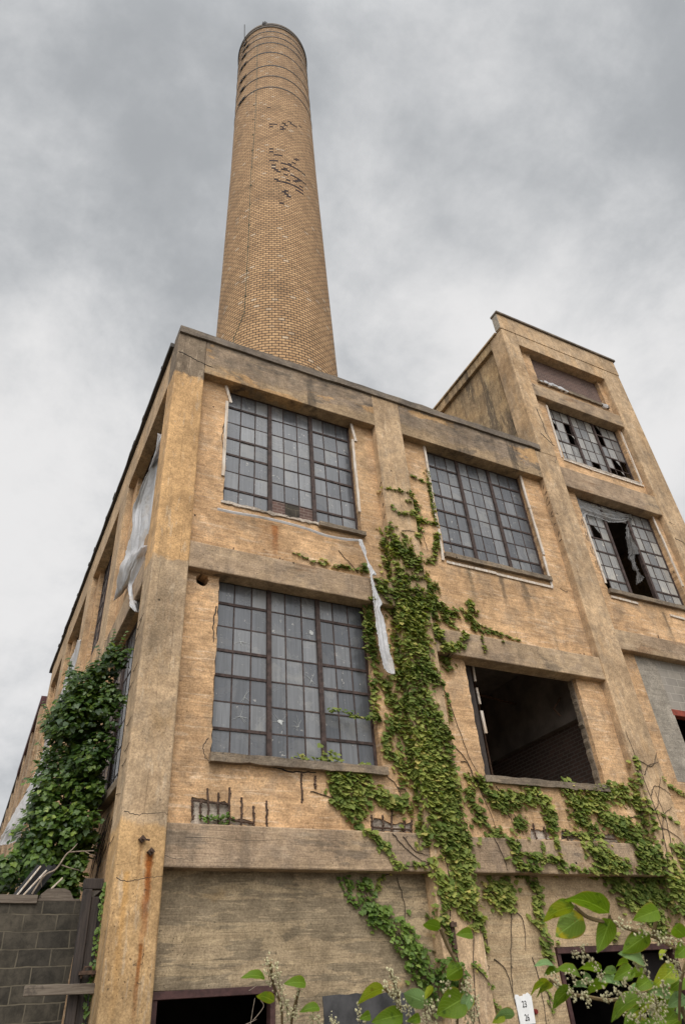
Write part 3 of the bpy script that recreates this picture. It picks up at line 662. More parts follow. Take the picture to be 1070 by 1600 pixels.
# anchor bolts on the corner pilaster
for bx_, bz in ((.30, 3.78), (.43, 3.63)):
    mb = MB(); mb.box(bx_-.035, bx_+.035, -.07, .0, bz-.035, bz+.035)
    mb.v = [(bx_+(v[0]-bx_)*.7-(v[2]-bz)*.7, v[1], bz+(v[0]-bx_)*.7+(v[2]-bz)*.7) for v in mb.v]
    mb.tube([(bx_, -.12, bz), (bx_, .02, bz)], .018, n=8); mb.build('anchor_bolt', M['rust'], F)
mb = MB(); mb.tube([(.345, -.045, 3.775), (.40, -.05, 3.77)], .012); mb.build('anchor_bolt', M['rust'], F)
mb = MB(); mb.box(5.02, 5.08, -.06, .0, 2.42, 2.78); mb.box(5.0, 5.1, -.10, -.06, 2.70, 2.76); mb.build('iron_bracket', M['rust'], F)
# pale battens nailed round the windows
for a, b, c, d in [(1.17, 13.12, 1.31, 12.66), (1.22, 12.66, 1.21, 10.54), (4.3, 13.15, 4.38, 12.6), (4.3, 12.63, 4.29, 10.49), (6.37, 13.13, 6.33, 10.63), (6.36, 10.58, 6.31, 9.7), (9.44, 13.15, 9.43, 12.03), (9.45, 12.15, 9.46, 10.59), (9.45, 10.55, 9.42, 9.65), (6.41, 9.69, 7.76, 9.68), (7.78, 9.67, 9.44, 9.65), (11.43, 16.63, 11.35, 14.44), (11.39, 14.39, 12.47, 14.33), (12.5, 14.34, 14.6, 14.34), (14.62, 16.65, 14.57, 14.47), (11.37, 12.28, 11.36, 10.17), (14.43, 13.16, 14.42, 12.45), (14.44, 12.48, 14.48, 10.73), (11.39, 9.79, 12.31, 9.77), (13.42, 9.64, 13.94, 9.61)]:
    mb = MB(); k = random.uniform(-.01, .01)
    mb.bar((a, .183+k, b), (c, .183-k, d), .062, .03, (1, 0, 0) if abs(d-b) > abs(c-a) else (0, 0, 1)); mb.build('batten', M['batten'], F)
# cracks and broken arrises
def crack(pts, fn, d, r=.006):
    mb = MB(); P = []
    for i in range(len(pts)-1):
        for k in range(6):
            t = k/6; P.append(fn(pts[i][0]+(pts[i+1][0]-pts[i][0])*t+random.uniform(-.012, .012), pts[i][1]+(pts[i+1][1]-pts[i][1])*t+random.uniform(-.012, .012), d))
    P.append(fn(pts[-1][0], pts[-1][1], d)); mb.tube(P, r, r*.6, n=5); mb.build('crack', M['tar'], F)
crack([(.03,4.12),(.2,4.09),(.42,4.12),(.6,4.13)], XZ, .002)
crack([(.02,3.32),(.2,3.28),(.4,3.33),(.62,3.35)], XZ, .002)
crack([(.02,3.47),(.25,3.5),(.6,3.52)], XZ, .002, .003)
crack([(.9,3.84),(1.8,3.82),(2.6,3.86),(3.3,3.83)], XZ, .03, .004)
crack([(.63,3.6),(.9,3.56),(1.05,3.55)], XZ, .03, .004)
crack([(10.72,16.0),(10.78,15.5),(10.76,15.1),(10.9,14.7)], XZ, .002, .014)
crack([(10.55,14.95),(10.75,14.75),(10.95,14.6)], XZ, .002, .016)
crack([(10.6,13.95),(10.75,13.9),(10.9,14.2)], XZ, .002, .008)
crack([(10.9,17.2),(11.0,17.15)], XZ, .002, .008)
crack([(0.02,13.55),(.2,13.52),(.5,13.42),(.8,13.38)], XZ, .0, .012)
crack([(9.2,13.4),(9.35,13.25),(9.6,13.3)], XZ, .004, .006)
crack([(9.7,9.7),(9.85,9.62),(9.95,9.68)], XZ, .202, .010)
crack([(14.75,12.3),(15.0,12.25),(15.2,12.1)], XZ, .002, .014)
crack([(14.8,12.9),(15.0,12.85)], XZ, .002, .012)
for k in range(9):
    z_ = 12.95-k*.22+random.uniform(-.06, .06); crack([(.03+random.uniform(0, .05), z_), (.12+random.uniform(0, .05), z_-random.uniform(-.08, .12))], lambda a, b, d: (d, a, b), 10.088, .010)
for k in range(4):
    z_ = 11.4-k*.3; crack([(.05, z_), (.13, z_-.08)], lambda a, b, d: (d, a, b), 4.858, .010)
for x0_ in (11.33, 11.28):
    for k in range(4):
        z_ = 12.2-k*.45; crack([(x0_, z_), (x0_-.05, z_-.2), (x0_+.02, z_-.3)], XZ, .202, .009)
crack([(1.2,5.3),(1.12,5.15),(1.16,5.0),(1.22,4.95)], XZ, .202, .008)
crack([(1.21,7.6),(1.18,7.2),(1.2,6.9)], XZ, .202, .014)
crack([(1.18,12.0),(1.16,11.6),(1.19,11.2)], XZ, .202, .012)
crack([(2.2,4.93),(2.6,4.88),(3.0,4.9)], XZ, .20, .014)

# ------------------------------------------------------------------ lower wing behind, beyond the main block
Wg = thing('factory_wing', (5, 25, 0), 'long rear wing with a maroon roof edge, farthest along the receding side', 'building')
def wx(y): return -.05+.0185*(y-18.75)          # the wing bends slightly away
def WY(a, b, d): return (wx(a)+d, a, b)
def wbox(mb, d0, d1, a, b, z0, z1): mb.add([WY(q, z_, d_) for z_ in (z0, z1) for (d_, q) in ((d0, a), (d1, a), (d1, b), (d0, b))], [(0,3,2,1),(4,5,6,7),(0,1,5,4),(1,2,6,5),(2,3,7,6),(3,0,4,7)])
a, b, h = 18.75, 42.0, 12.62
holes = [rect(a+1.0+k*3.2, a+2.9+k*3.2, zz, zz+2.7) for k in range(7) for zz in (5.0, 8.9)]
mb = MB(); mb.slab(rect(a, b, 0, h), holes, .0, .3, WY); mb.build('wall', M['pilaster'], Wg)
mb = MB(); wbox(mb, -.16, .3, a, 29.0, h, h+.36); mb.build('roof_edge', M['wingroof'], Wg)
mb = MB(); wbox(mb, -.14, .3, 29.0, b, h, h+.30); mb.build('roof_edge', M['flash'], Wg)
for hh in holes:
    y0_, y1_ = hh[0][0], hh[1][0]; z0_, z1_ = hh[0][1], hh[2][1]
    mb = MB(); wbox(mb, .16, .2, y0_, y1_, z0_, z1_); f_ = mb.build('window', M['steel'], Wg)
    mb = MB()
    for c in range(4):
        for r in range(4): wbox(mb, .15, .157, y0_+.04+c*(y1_-y0_)/4, y0_+(c+1)*(y1_-y0_)/4-.02, z0_+.04+r*.66, z0_+(r+1)*.66-.03)
    mb.build('pane', M['glass'], f_)
for k in range(8):
    mb = MB(); yy = a+.05+k*3.2; wbox(mb, -.12, .0, yy, yy+.75, 0, h-.002); mb.build('pilaster', M['beam'], Wg, bevel=.015)
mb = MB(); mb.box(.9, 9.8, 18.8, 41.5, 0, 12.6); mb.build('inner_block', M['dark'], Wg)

# ------------------------------------------------------------------ chimney
CX, CY = 4.763, 5.957
Ch = thing('chimney', (CX, CY, 0), 'tall round buff brick smokestack with black iron bands near its top', 'chimney')
prof = [(0, 2.62), (14, 2.38), (22.15, 2.264), (26.4, 2.207), (35.3, 2.108), (42, 2.08), (49.25, 2.07)]
def rad(z):
    for (a, ra), (b, rb) in zip(prof, prof[1:]):
        if a <= z <= b: return ra+(rb-ra)*(z-a)/(b-a)
    return 2.07
NS = 128; NB = 64; CH = .14
zs = [i*.5 for i in range(99)]+[49.25]
vs, fs, uvs = [], [], []
for zq in zs:
    r = rad(zq)
    for j in range(NS+1):
        a = 2*PI*j/NS; vs.append((CX+r*math.cos(a), CY+r*math.sin(a), zq)); uvs.append((j/NS*NB*2.3, zq/CH))
for i in range(len(zs)-1):
    for j in range(NS): fs.append((i*(NS+1)+j, i*(NS+1)+j+1, (i+1)*(NS+1)+j+1, (i+1)*(NS+1)+j))
me = bpy.data.meshes.new('shaft'); me.from_pydata(vs, [], fs)
ul = me.uv_layers.new(name='brick')
for lp in me.loops: ul.data[lp.index].uv = uvs[lp.vertex_index]
me.polygons.foreach_set('use_smooth', [True]*len(me.polygons)); me.materials.append(M['chimney'])
so = bpy.data.objects.new('shaft', me); COL.objects.link(so); attach(so, Ch)
def ring(mb, z0, z1, r0, r1, n=96):
    o = len(mb.v)
    for j in range(n):
        a = 2*PI*j/n
        for (r, zq) in ((r0, z0), (r1, z0), (r1, z1), (r0, z1)): mb.v.append((CX+r*math.cos(a), CY+r*math.sin(a), zq))
    for j in range(n):
        k = (j+1) % n
        for q in range(4): mb.f.append((o+j*4+q, o+k*4+q, o+k*4+(q+1) % 4, o+j*4+(q+1) % 4))
mb = MB(); ring(mb, 49.0, 49.6, 1.5, 2.10); mb.build('cap', M['cornice'], Ch)
mb = MB(); ring(mb, 49.30, 49.36, 1.9, 2.125); ring(mb, 49.05, 49.1, 1.9, 2.115); mb.build('cap_band', M['iron'], Ch)
for zq in (40.7, 42.1, 43.45, 45.25, 46.65, 47.55, 48.35):
    mb = MB(); ring(mb, zq-.045, zq+.045, rad(zq)-.02, rad(zq)+.016); bd = mb.build('iron_band', M['iron'], Ch)
    for a_ in ((-159, -166, -12) if zq > 46 else (-159, -166)):
        a = R(a_+random.uniform(-3, 3)); ca, sa = math.cos(a), math.sin(a); r = rad(zq)
        mb = MB(); mb.bar((CX+r*ca, CY+r*sa, zq-.10), (CX+r*ca, CY+r*sa, zq+.10), .11, .14, (-sa, ca, 0)); mb.tube([(CX+(r+.05)*ca-.2*sa*k, CY+(r+.05)*sa+.2*ca*k, zq) for k in (-1, 0, 1)], .02); mb.build('tightening_lug', M['iron'], bd)
a = R(-163); mb = MB(); mb.tube([(CX+2.14*math.cos(a), CY+2.14*math.sin(a), 48.6), (CX+2.2*math.cos(a), CY+2.2*math.sin(a), 51.3)], .025); mb.build('lightning_rod', M['iron'], Ch)
for a_ in (-127, -124, -14, -9):
    mb = MB(); a = R(a_); mb.box(CX+2.05*math.cos(a)-.08, CX+2.05*math.cos(a)+.08, CY+2.05*math.sin(a)-.08, CY+2.05*math.sin(a)+.08, 49.5, 49.85)
    mb.build('cap_fitting', M['iron'], Ch)
cp_ = [(-136.5, 47), (-136.5, 40), (-137, 36.7), (-139, 34), (-140.5, 31.6), (-140, 28), (-140.3, 24.3), (-141.2, 22.0), (-146, 21.4), (-151, 20.9), (-153, 18)]
mb = MB(); mb.tube([(CX+(rad(z_)+.012)*math.cos(R(q)), CY+(rad(z_)+.012)*math.sin(R(q)), z_) for q, z_ in cp_], .010, n=5)
for k in range(12):
    z_ = 23+k*1.6; q = R(-140+random.uniform(-.3, .3)) if z_ > 24 else R(-140.5); mb.box(CX+rad(z_)*math.cos(q)-.03, CX+rad(z_)*math.cos(q)+.03, CY+rad(z_)*math.sin(q)-.03, CY+rad(z_)*math.sin(q)+.03, z_-.025, z_+.025)
mb.build('conductor_cable', simple('green_copper_cable', (.06,.075,.045), .7, 0, .3, 6), Ch)
# spalled bricks, on the brick grid
M['spall'] = simple('broken_brick_core', (.045,.026,.02), .9, 0, .5, 8, .5)
MS = [(-115.6,38.27,1),(-114,38.0,2),(-105.3,37.06,2),(-116.2,36.42,1),(-112,36.3,1),(-103,36.4,2),(-99,36.2,2),(-87.6,37.05,2),(-90,37.2,1),(-115.2,33.9,2),(-117,33.6,1),(-113.1,32.81,2),(-109,32.7,3),(-116,32.95,1),(-100,32.75,2),(-94,32.7,3),(-90.3,32.75,3),(-84,32.8,3),(-79,32.75,2),(-74.4,32.74,2),(-84,33.5,1),
      (-110,31.9,2),(-106,31.8,1),(-96,32.1,2),(-90,31.9,2),(-85,31.8,3),(-82.1,31.7,2),(-111,31.16,2),(-106,31.0,2),(-101.4,30.94,2),(-90,31.0,3),(-86.6,31.0,2),(-84,30.8,2),(-98,30.2,2),(-96.3,30.0,2),(-93,29.9,1)]
for _ in range(34):
    aq_, zq_, _n = random.choice(MS); MS.append((aq_+random.gauss(0, 6), zq_+random.gauss(0, .45), 1))
mb = MB(); da = 2*PI/NB
for (aq, zq, n) in MS:
    row = int(zq/CH)
    n = max(1, n-random.choice((0, 1, 1)))
    if random.random() < .12: continue
    for rr in (0,):
        rw = row-rr; off = .5 if rw % 2 else 0
        j0 = math.floor(R(aq % 360)/da-off)+off+random.choice((0, 0, 1))*rr
        a0 = (j0+.04)*da; a1 = (j0+n-.04)*da; r = rad(rw*CH); K = 4*n; o = len(mb.v)
        for i in range(K+1):
            a = a0+(a1-a0)*i/K
            for q in (0, .006):
                for zq2 in (rw*CH+.008, rw*CH+CH-.008): mb.v.append((CX+(r+q)*math.cos(a), CY+(r+q)*math.sin(a), zq2))
        for i in range(K):
            b_ = o+i*4; mb.f += [(b_+2, b_+6, b_+7, b_+3), (b_+1, b_+3, b_+7, b_+5), (b_, b_+4, b_+6, b_+2)]
mb.build('spalled_bricks', M['spall'], Ch, fix=False)
from mathutils import noise as mnoise
# ------------------------------------------------------------------ plastic sheets
def sheet(name, rows, mat, label, nu=9, sub=5,  amp=.05, axis=(1, 0, 0), cat='plastic sheet', group='torn plastic sheets on the building', ragged=.03, folds=3.0):
    """cloth lofted through left/right edge points, with folds; rows from top to bottom"""
    nu = int(nu*2.2); sub = int(sub*1.8)
    Ls = smooth_path([a for a, b in rows], sub); Rs = smooth_path([b for a, b in rows], sub)
    n = len(Ls); ax = Vector(axis); ph = random.uniform(0, 6)
    me_v, me_f = [], []
    for i in range(n):
        for j in range(nu+1):
            t = j/nu; p = Ls[i].lerp(Rs[i], t); wd = (Rs[i]-Ls[i]).length
            A = amp*min(1, wd/.3)
            ii = i/max(1, n-1); f_ = A*(1.5*mnoise.noise(Vector((folds*2.2*t+ph, ii*1.6, ph)))+.8*mnoise.noise(Vector((folds*5*t-ph, ii*3, 7)))+.5*mnoise.noise(Vector((t*2+ii*6, ii*5-t*3, ph))))
            p = p+ax*(f_-A*.6)
            q3 = Vector((p.x*3+ph, p.y*3, p.z*1.6)); nv = mnoise.noise_vector(q3)+.35*mnoise.noise_vector(q3*3.1)
            p = p+nv*(A*.2)+ax*(abs(mnoise.noise(q3*1.6))*A*.5)
            if j in (0, nu) or i in (0, n-1): p = p+Vector((random.uniform(-1, 1), random.uniform(-1, 1), random.uniform(-1, 1)))*ragged*min(1, wd/.15)*.4
            me_v.append(tuple(p))
    for i in range(n-1):
        for j in range(nu): me_f.append((i*(nu+1)+j, i*(nu+1)+j+1, (i+1)*(nu+1)+j+1, (i+1)*(nu+1)+j))
    mb = MB(); mb.add(me_v, me_f); o = mb.build(name, mat, None, smooth=True)
    s_ = o.modifiers.new('thickness', 'SOLIDIFY'); s_.thickness = .004
    return tag(o, label, cat, group)
SHEET_A = [((-0.03, 0.57, 11.57), (0.16, 1.55, 12.45)), ((-0.03, 1.6, 11.54), (0.16, 1.43, 11.69)), ((-0.03, 2.33, 11.51), (0.16, 1.44, 11.27)), ((-0.03, 3.24, 11.46), (0.16, 1.49, 10.69)), ((-0.03, 3.1, 10.85), (0.16, 1.36, 9.89)), ((-0.03, 3.19, 10.33), (0.16, 1.44, 9.41)), ((-0.03, 3.14, 9.9), (0.05, 1.78, 9.47)), ((-0.03, 3.39, 9.51), (0.05, 2.63, 9.32)), ((-0.03, 3.58, 9.27), (0.05, 3.39, 9.39))]
SHEET_B = [((-0.05, 1.22, 9.18), (0.1, 1.38, 9.35)), ((-0.05, 1.59, 9.04), (0.1, 1.46, 9.0)), ((-0.05, 1.9, 8.92), (0.1, 1.55, 8.74)), ((-0.05, 2.04, 8.8), (0.1, 1.59, 8.55)), ((-0.05, 1.6, 8.27), (0.1, 1.51, 8.26)), ((-0.05, 0.98, 7.72), (0.1, 1.47, 8.07)), ((-0.05, 0.66, 7.49), (0.1, 1.38, 7.88))]
SHEET_C = [((-0.07, 9.8, 11.25), (-0.02, 9.3, 11.03)), ((-0.11, 10.05, 10.82), (0.02, 9.55, 10.54)), ((-0.13, 10.3, 10.54), (0.01, 9.8, 10.06)), ((-0.16, 10.55, 10.04), (-0.07, 10.05, 9.57)), ((-0.26, 10.8, 9.4), (-0.18, 10.3, 9.09)), ((-0.37, 11.05, 8.98), (-0.28, 10.55, 8.79)), ((-0.31, 11.3, 8.31), (-0.21, 10.8, 7.9)), ((-0.44, 11.55, 7.65), (-0.29, 11.05, 7.33)), ((-0.56, 11.8, 7.25), (-0.39, 11.3, 6.89)), ((-0.75, 12.05, 6.67), (-0.47, 11.55, 6.39)), ((-0.86, 12.3, 6.42), (-0.5, 11.8, 6.2)), ((-0.9, 12.55, 6.16), (-0.76, 12.05, 6.13))]
LEDGE = [((1.12, 0.12, 9.68), (1.12, 0.12, 9.6)), ((1.47, 0.12, 9.7), (1.48, 0.12, 9.59)), ((1.99, 0.12, 9.74), (1.99, 0.12, 9.62)), ((2.52, 0.12, 9.74), (2.52, 0.12, 9.63)), ((2.98, 0.12, 9.73), (2.97, 0.12, 9.59)), ((3.45, 0.12, 9.66), (3.44, 0.12, 9.54)), ((3.93, 0.12, 9.68), (3.92, 0.12, 9.58)), ((4.22, 0.12, 9.72), (4.17, 0.12, 9.64))]
HANG = [((4.05, -0.05, 9.55), (4.16, -0.05, 9.58)), ((4.1, -0.05, 9.36), (4.23, -0.05, 9.31)), ((4.16, -0.05, 9.2), (4.21, -0.05, 9.19)), ((4.21, -0.05, 9.04), (4.26, -0.05, 9.04)), ((4.22, -0.05, 8.9), (4.41, -0.05, 8.81)), ((4.25, -0.05, 8.7), (4.31, -0.05, 8.75)), ((4.25, -0.05, 8.47), (4.34, -0.05, 8.53)), ((4.25, -0.05, 8.33), (4.4, -0.05, 8.33)), ((4.24, -0.05, 8.09), (4.47, -0.05, 8.15)), ((4.25, -0.05, 8.0), (4.4, -0.05, 8.03)), ((4.26, -0.05, 7.79), (4.47, -0.05, 7.82)), ((4.26, -0.05, 7.46), (4.5, -0.05, 7.5)), ((4.27, -0.05, 7.17), (4.51, -0.05, 7.27)), ((4.3, -0.05, 6.96), (4.52, -0.05, 7.09)), ((4.34, -0.05, 6.75), (4.56, -0.05, 6.98)), ((4.47, -0.05, 6.68), (4.57, -0.05, 6.69))]
W6TOP = [((11.52, 0.3, 13.29), (11.47, 0.3, 12.18)), ((11.61, 0.3, 13.01), (11.69, 0.3, 12.55)), ((11.85, 0.3, 12.97), (11.83, 0.3, 12.53)), ((12.24, 0.3, 12.96), (12.21, 0.3, 12.55)), ((12.63, 0.3, 12.97), (12.53, 0.3, 12.5)), ((13.05, 0.3, 13.0), (12.92, 0.3, 12.58)), ((13.47, 0.3, 13.04), (13.35, 0.3, 12.76)), ((13.68, 0.3, 13.1), (13.51, 0.3, 12.93))]
W6TORN = [((13.47, 0.34, 12.94), (13.65, 0.34, 12.99)), ((13.37, 0.34, 12.71), (13.53, 0.34, 12.67)), ((13.14, 0.34, 12.29), (13.46, 0.34, 12.29)), ((13.0, 0.34, 11.9), (13.43, 0.34, 11.93)), ((12.92, 0.34, 11.57), (13.46, 0.34, 11.7)), ((12.85, 0.34, 11.41), (13.15, 0.34, 11.55)), ((12.92, 0.34, 11.28), (13.06, 0.34, 11.27)), ((12.84, 0.34, 11.04), (13.07, 0.34, 11.12)), ((12.95, 0.34, 10.95), (13.11, 0.34, 10.91)), ((12.84, 0.34, 10.71), (13.15, 0.34, 10.81)), ((12.79, 0.34, 10.54), (13.04, 0.34, 10.68))]
sheet('plastic_sheet', SHEET_A, M['sheet'], 'broad white torn plastic sheet hanging from the top side window next to the corner', 14, 6, .07, (-1, 0, 0), folds=4)
sheet('plastic_sheet', SHEET_B, M['sheet'], 'narrow lower flap of stained plastic dangling under the broad sheet by the corner', 8, 6, .05, (-1, 0, 0))
sheet('plastic_sheet', SHEET_C, M['sheet'], 'long twisted plastic sheet trailing down the side wall behind the bushy vine', 8, 6, .06, (-1, 0, 0), folds=2)
LEDGE = [((a[0], a[1], (a[2]+b[2])/2+.028), (b[0], b[1]+.02, (a[2]+b[2])/2-.02)) for a, b in LEDGE]
o = sheet('plastic_strip', LEDGE, M['sheet'], 'thin strip of plastic lying along the ledge under the upper left front window', 3, 8, .012, (0, -1, 0), ragged=.012)
sheet('plastic_strip', HANG, M['sheet'], 'twisted strip of torn white plastic hanging over the ivy at the lower left front window', 8, 5, .045, (0, -1, 0), folds=2.2)
sheet('torn_film', W6TOP, M['film'], 'wrinkled translucent film across the head of the lower tower window', 10, 7, .035, (0, -1, 0), folds=3, cat='plastic film')
sheet('torn_film', W6TORN, M['filmdark'], 'ragged strip of film dangling in the empty middle of the lower tower window', 8, 7, .04, (0, -1, 0), ragged=.07, cat='plastic film')

# ------------------------------------------------------------------ ivy
def surf(x, z):
    for a, b in PIL:
        if a-.02 <= x <= b+.02: return 0.0
    if z < 3.46: return .25
    if z <= 4.02: return .03
    if x < 4.86 and 8.19 <= z <= 8.75: return .03
    if 5.6 < x < 10.1 and 7.32 <= z <= 7.88: return .03
    return .2
LEAF = [(0, 0), (-.10, .22), (.02, .46), (.26, .40), (.38, .56), (.52, .30), (.78, .20), (1, 0)]
def add_leaf(mb, p, dr, nrm, L, cup=.12):
    """a lobed leaf: base p, direction dr, normal nrm, length L"""
    sd_ = dr.cross(nrm); o = len(mb.v)
    mb.v.append(tuple(p+dr*(.32*L)-nrm*(cup*L*.6)))
    ring_ = LEAF+[(u, -v) for u, v in reversed(LEAF[1:-1])]
    for u, v in ring_:
        q = p+dr*(u*L)+sd_*(v*L*1.05)-nrm*(cup*L*(abs(v)*.9+max(0, u-.4)*.8)-.0); mb.v.append(tuple(q))
    n = len(ring_)
    for i in range(n): mb.f.append((o, o+1+i, o+1+(i+1) % n))
OUT = Vector((0, -1, 0)); UP = Vector((0, 0, 1))
def ivy(name, strokes, mat, label, lmin=.05, lmax=.118, dens=620, stem=True, fluff=.032, rnd=None):
    rnd = rnd or random.Random(len(strokes)); mb = MB(); st = MB()
    for r, pts in strokes:
        r = r*1.12; pts = [Vector((a, 0, b)) for a, b in pts]
        if len(pts) == 1: pts.append(pts[0]+Vector((.05, 0, -.05)))
        segs = [(pts[i], pts[i+1], (pts[i+1]-pts[i]).length) for i in range(len(pts)-1)]
        tot = sum(s_[2] for s_ in segs)
        area = tot*2*r+PI*r*r*.6; N = max(4, int(area*dens))
        for _ in range(N):
            d_ = rnd.uniform(-r*.4, tot+r*.4); k = 0
            dd = min(max(d_, 0), tot-1e-6)
            while k < len(segs)-1 and dd > segs[k][2]: dd -= segs[k][2]; k += 1
            a, b, l = segs[k]; base = a.lerp(b, dd/max(l, 1e-6))
            rr = r*math.sqrt(rnd.random())*(1+.5*(rnd.random()**3)*rnd.choice((0, 1, 2))); an = rnd.uniform(0, 2*PI)
            x_, z_ = base.x+rr*math.cos(an), base.z+rr*math.sin(an)
            ys = surf(x_, z_); edge = rr/max(r, .01); rev = False
            for ex in (4.86, 10.09):
                if ex-.2 < x_ < ex+.06 and rnd.random() < .5: x_ = ex-.012; ys = rnd.uniform(-.02, .2); rev = True
            L = (lmin+(lmax-lmin)*rnd.random()**1.3)*(1.0 if r > .06 else .8)*(1.25 if rnd.random() < .07 else 1.0)
            off = rnd.uniform(.012, .03+fluff*min(1.6, r/.15)*(1-.55*edge*edge))
            tilt = R(rnd.uniform(12, 62)); yaw = rnd.gauss(0, .45)
            nrm = (OUT*math.cos(tilt)+UP*math.sin(tilt)).normalized(); dr = (-UP*math.cos(tilt)+OUT*math.sin(tilt)).normalized()
            if rev: off = .01; yaw = yaw-.8
            rot = Matrix.Rotation(rnd.gauss(0, .5), 3, nrm) @ Matrix.Rotation(yaw, 3, UP)
            add_leaf(mb, Vector((x_, ys-off, z_+.4*L)), rot @ dr, rot @ nrm, L, rnd.uniform(.05, .22))
        if stem and tot > .1:
            P = smooth_path([Vector((q.x+rnd.uniform(-.02, .02), surf(q.x, q.z)-.012, q.z)) for q in pts], 5)
            P = [Vector((q.x, surf(q.x, q.z)-.014, q.z)) for q in P]
            st.tube(P, .007, .004, n=5)
            if r > .12:
                for s_ in range(3):
                    ox = rnd.uniform(-r, r)*.7; Q = [Vector((q.x+ox+rnd.uniform(-.02, .02), surf(q.x+ox, q.z)-.012, q.z)) for q in P]; st.tube(Q, .006, .004, n=5)
    e = thing(name, (strokes[0][1][0][0], 0, 0), label, 'ivy', 'ivy climbing the front wall')
    mb.build('leaves', mat, e, fix=False)
    if st.v: st.build('stem', M['stem'], e)
    return e
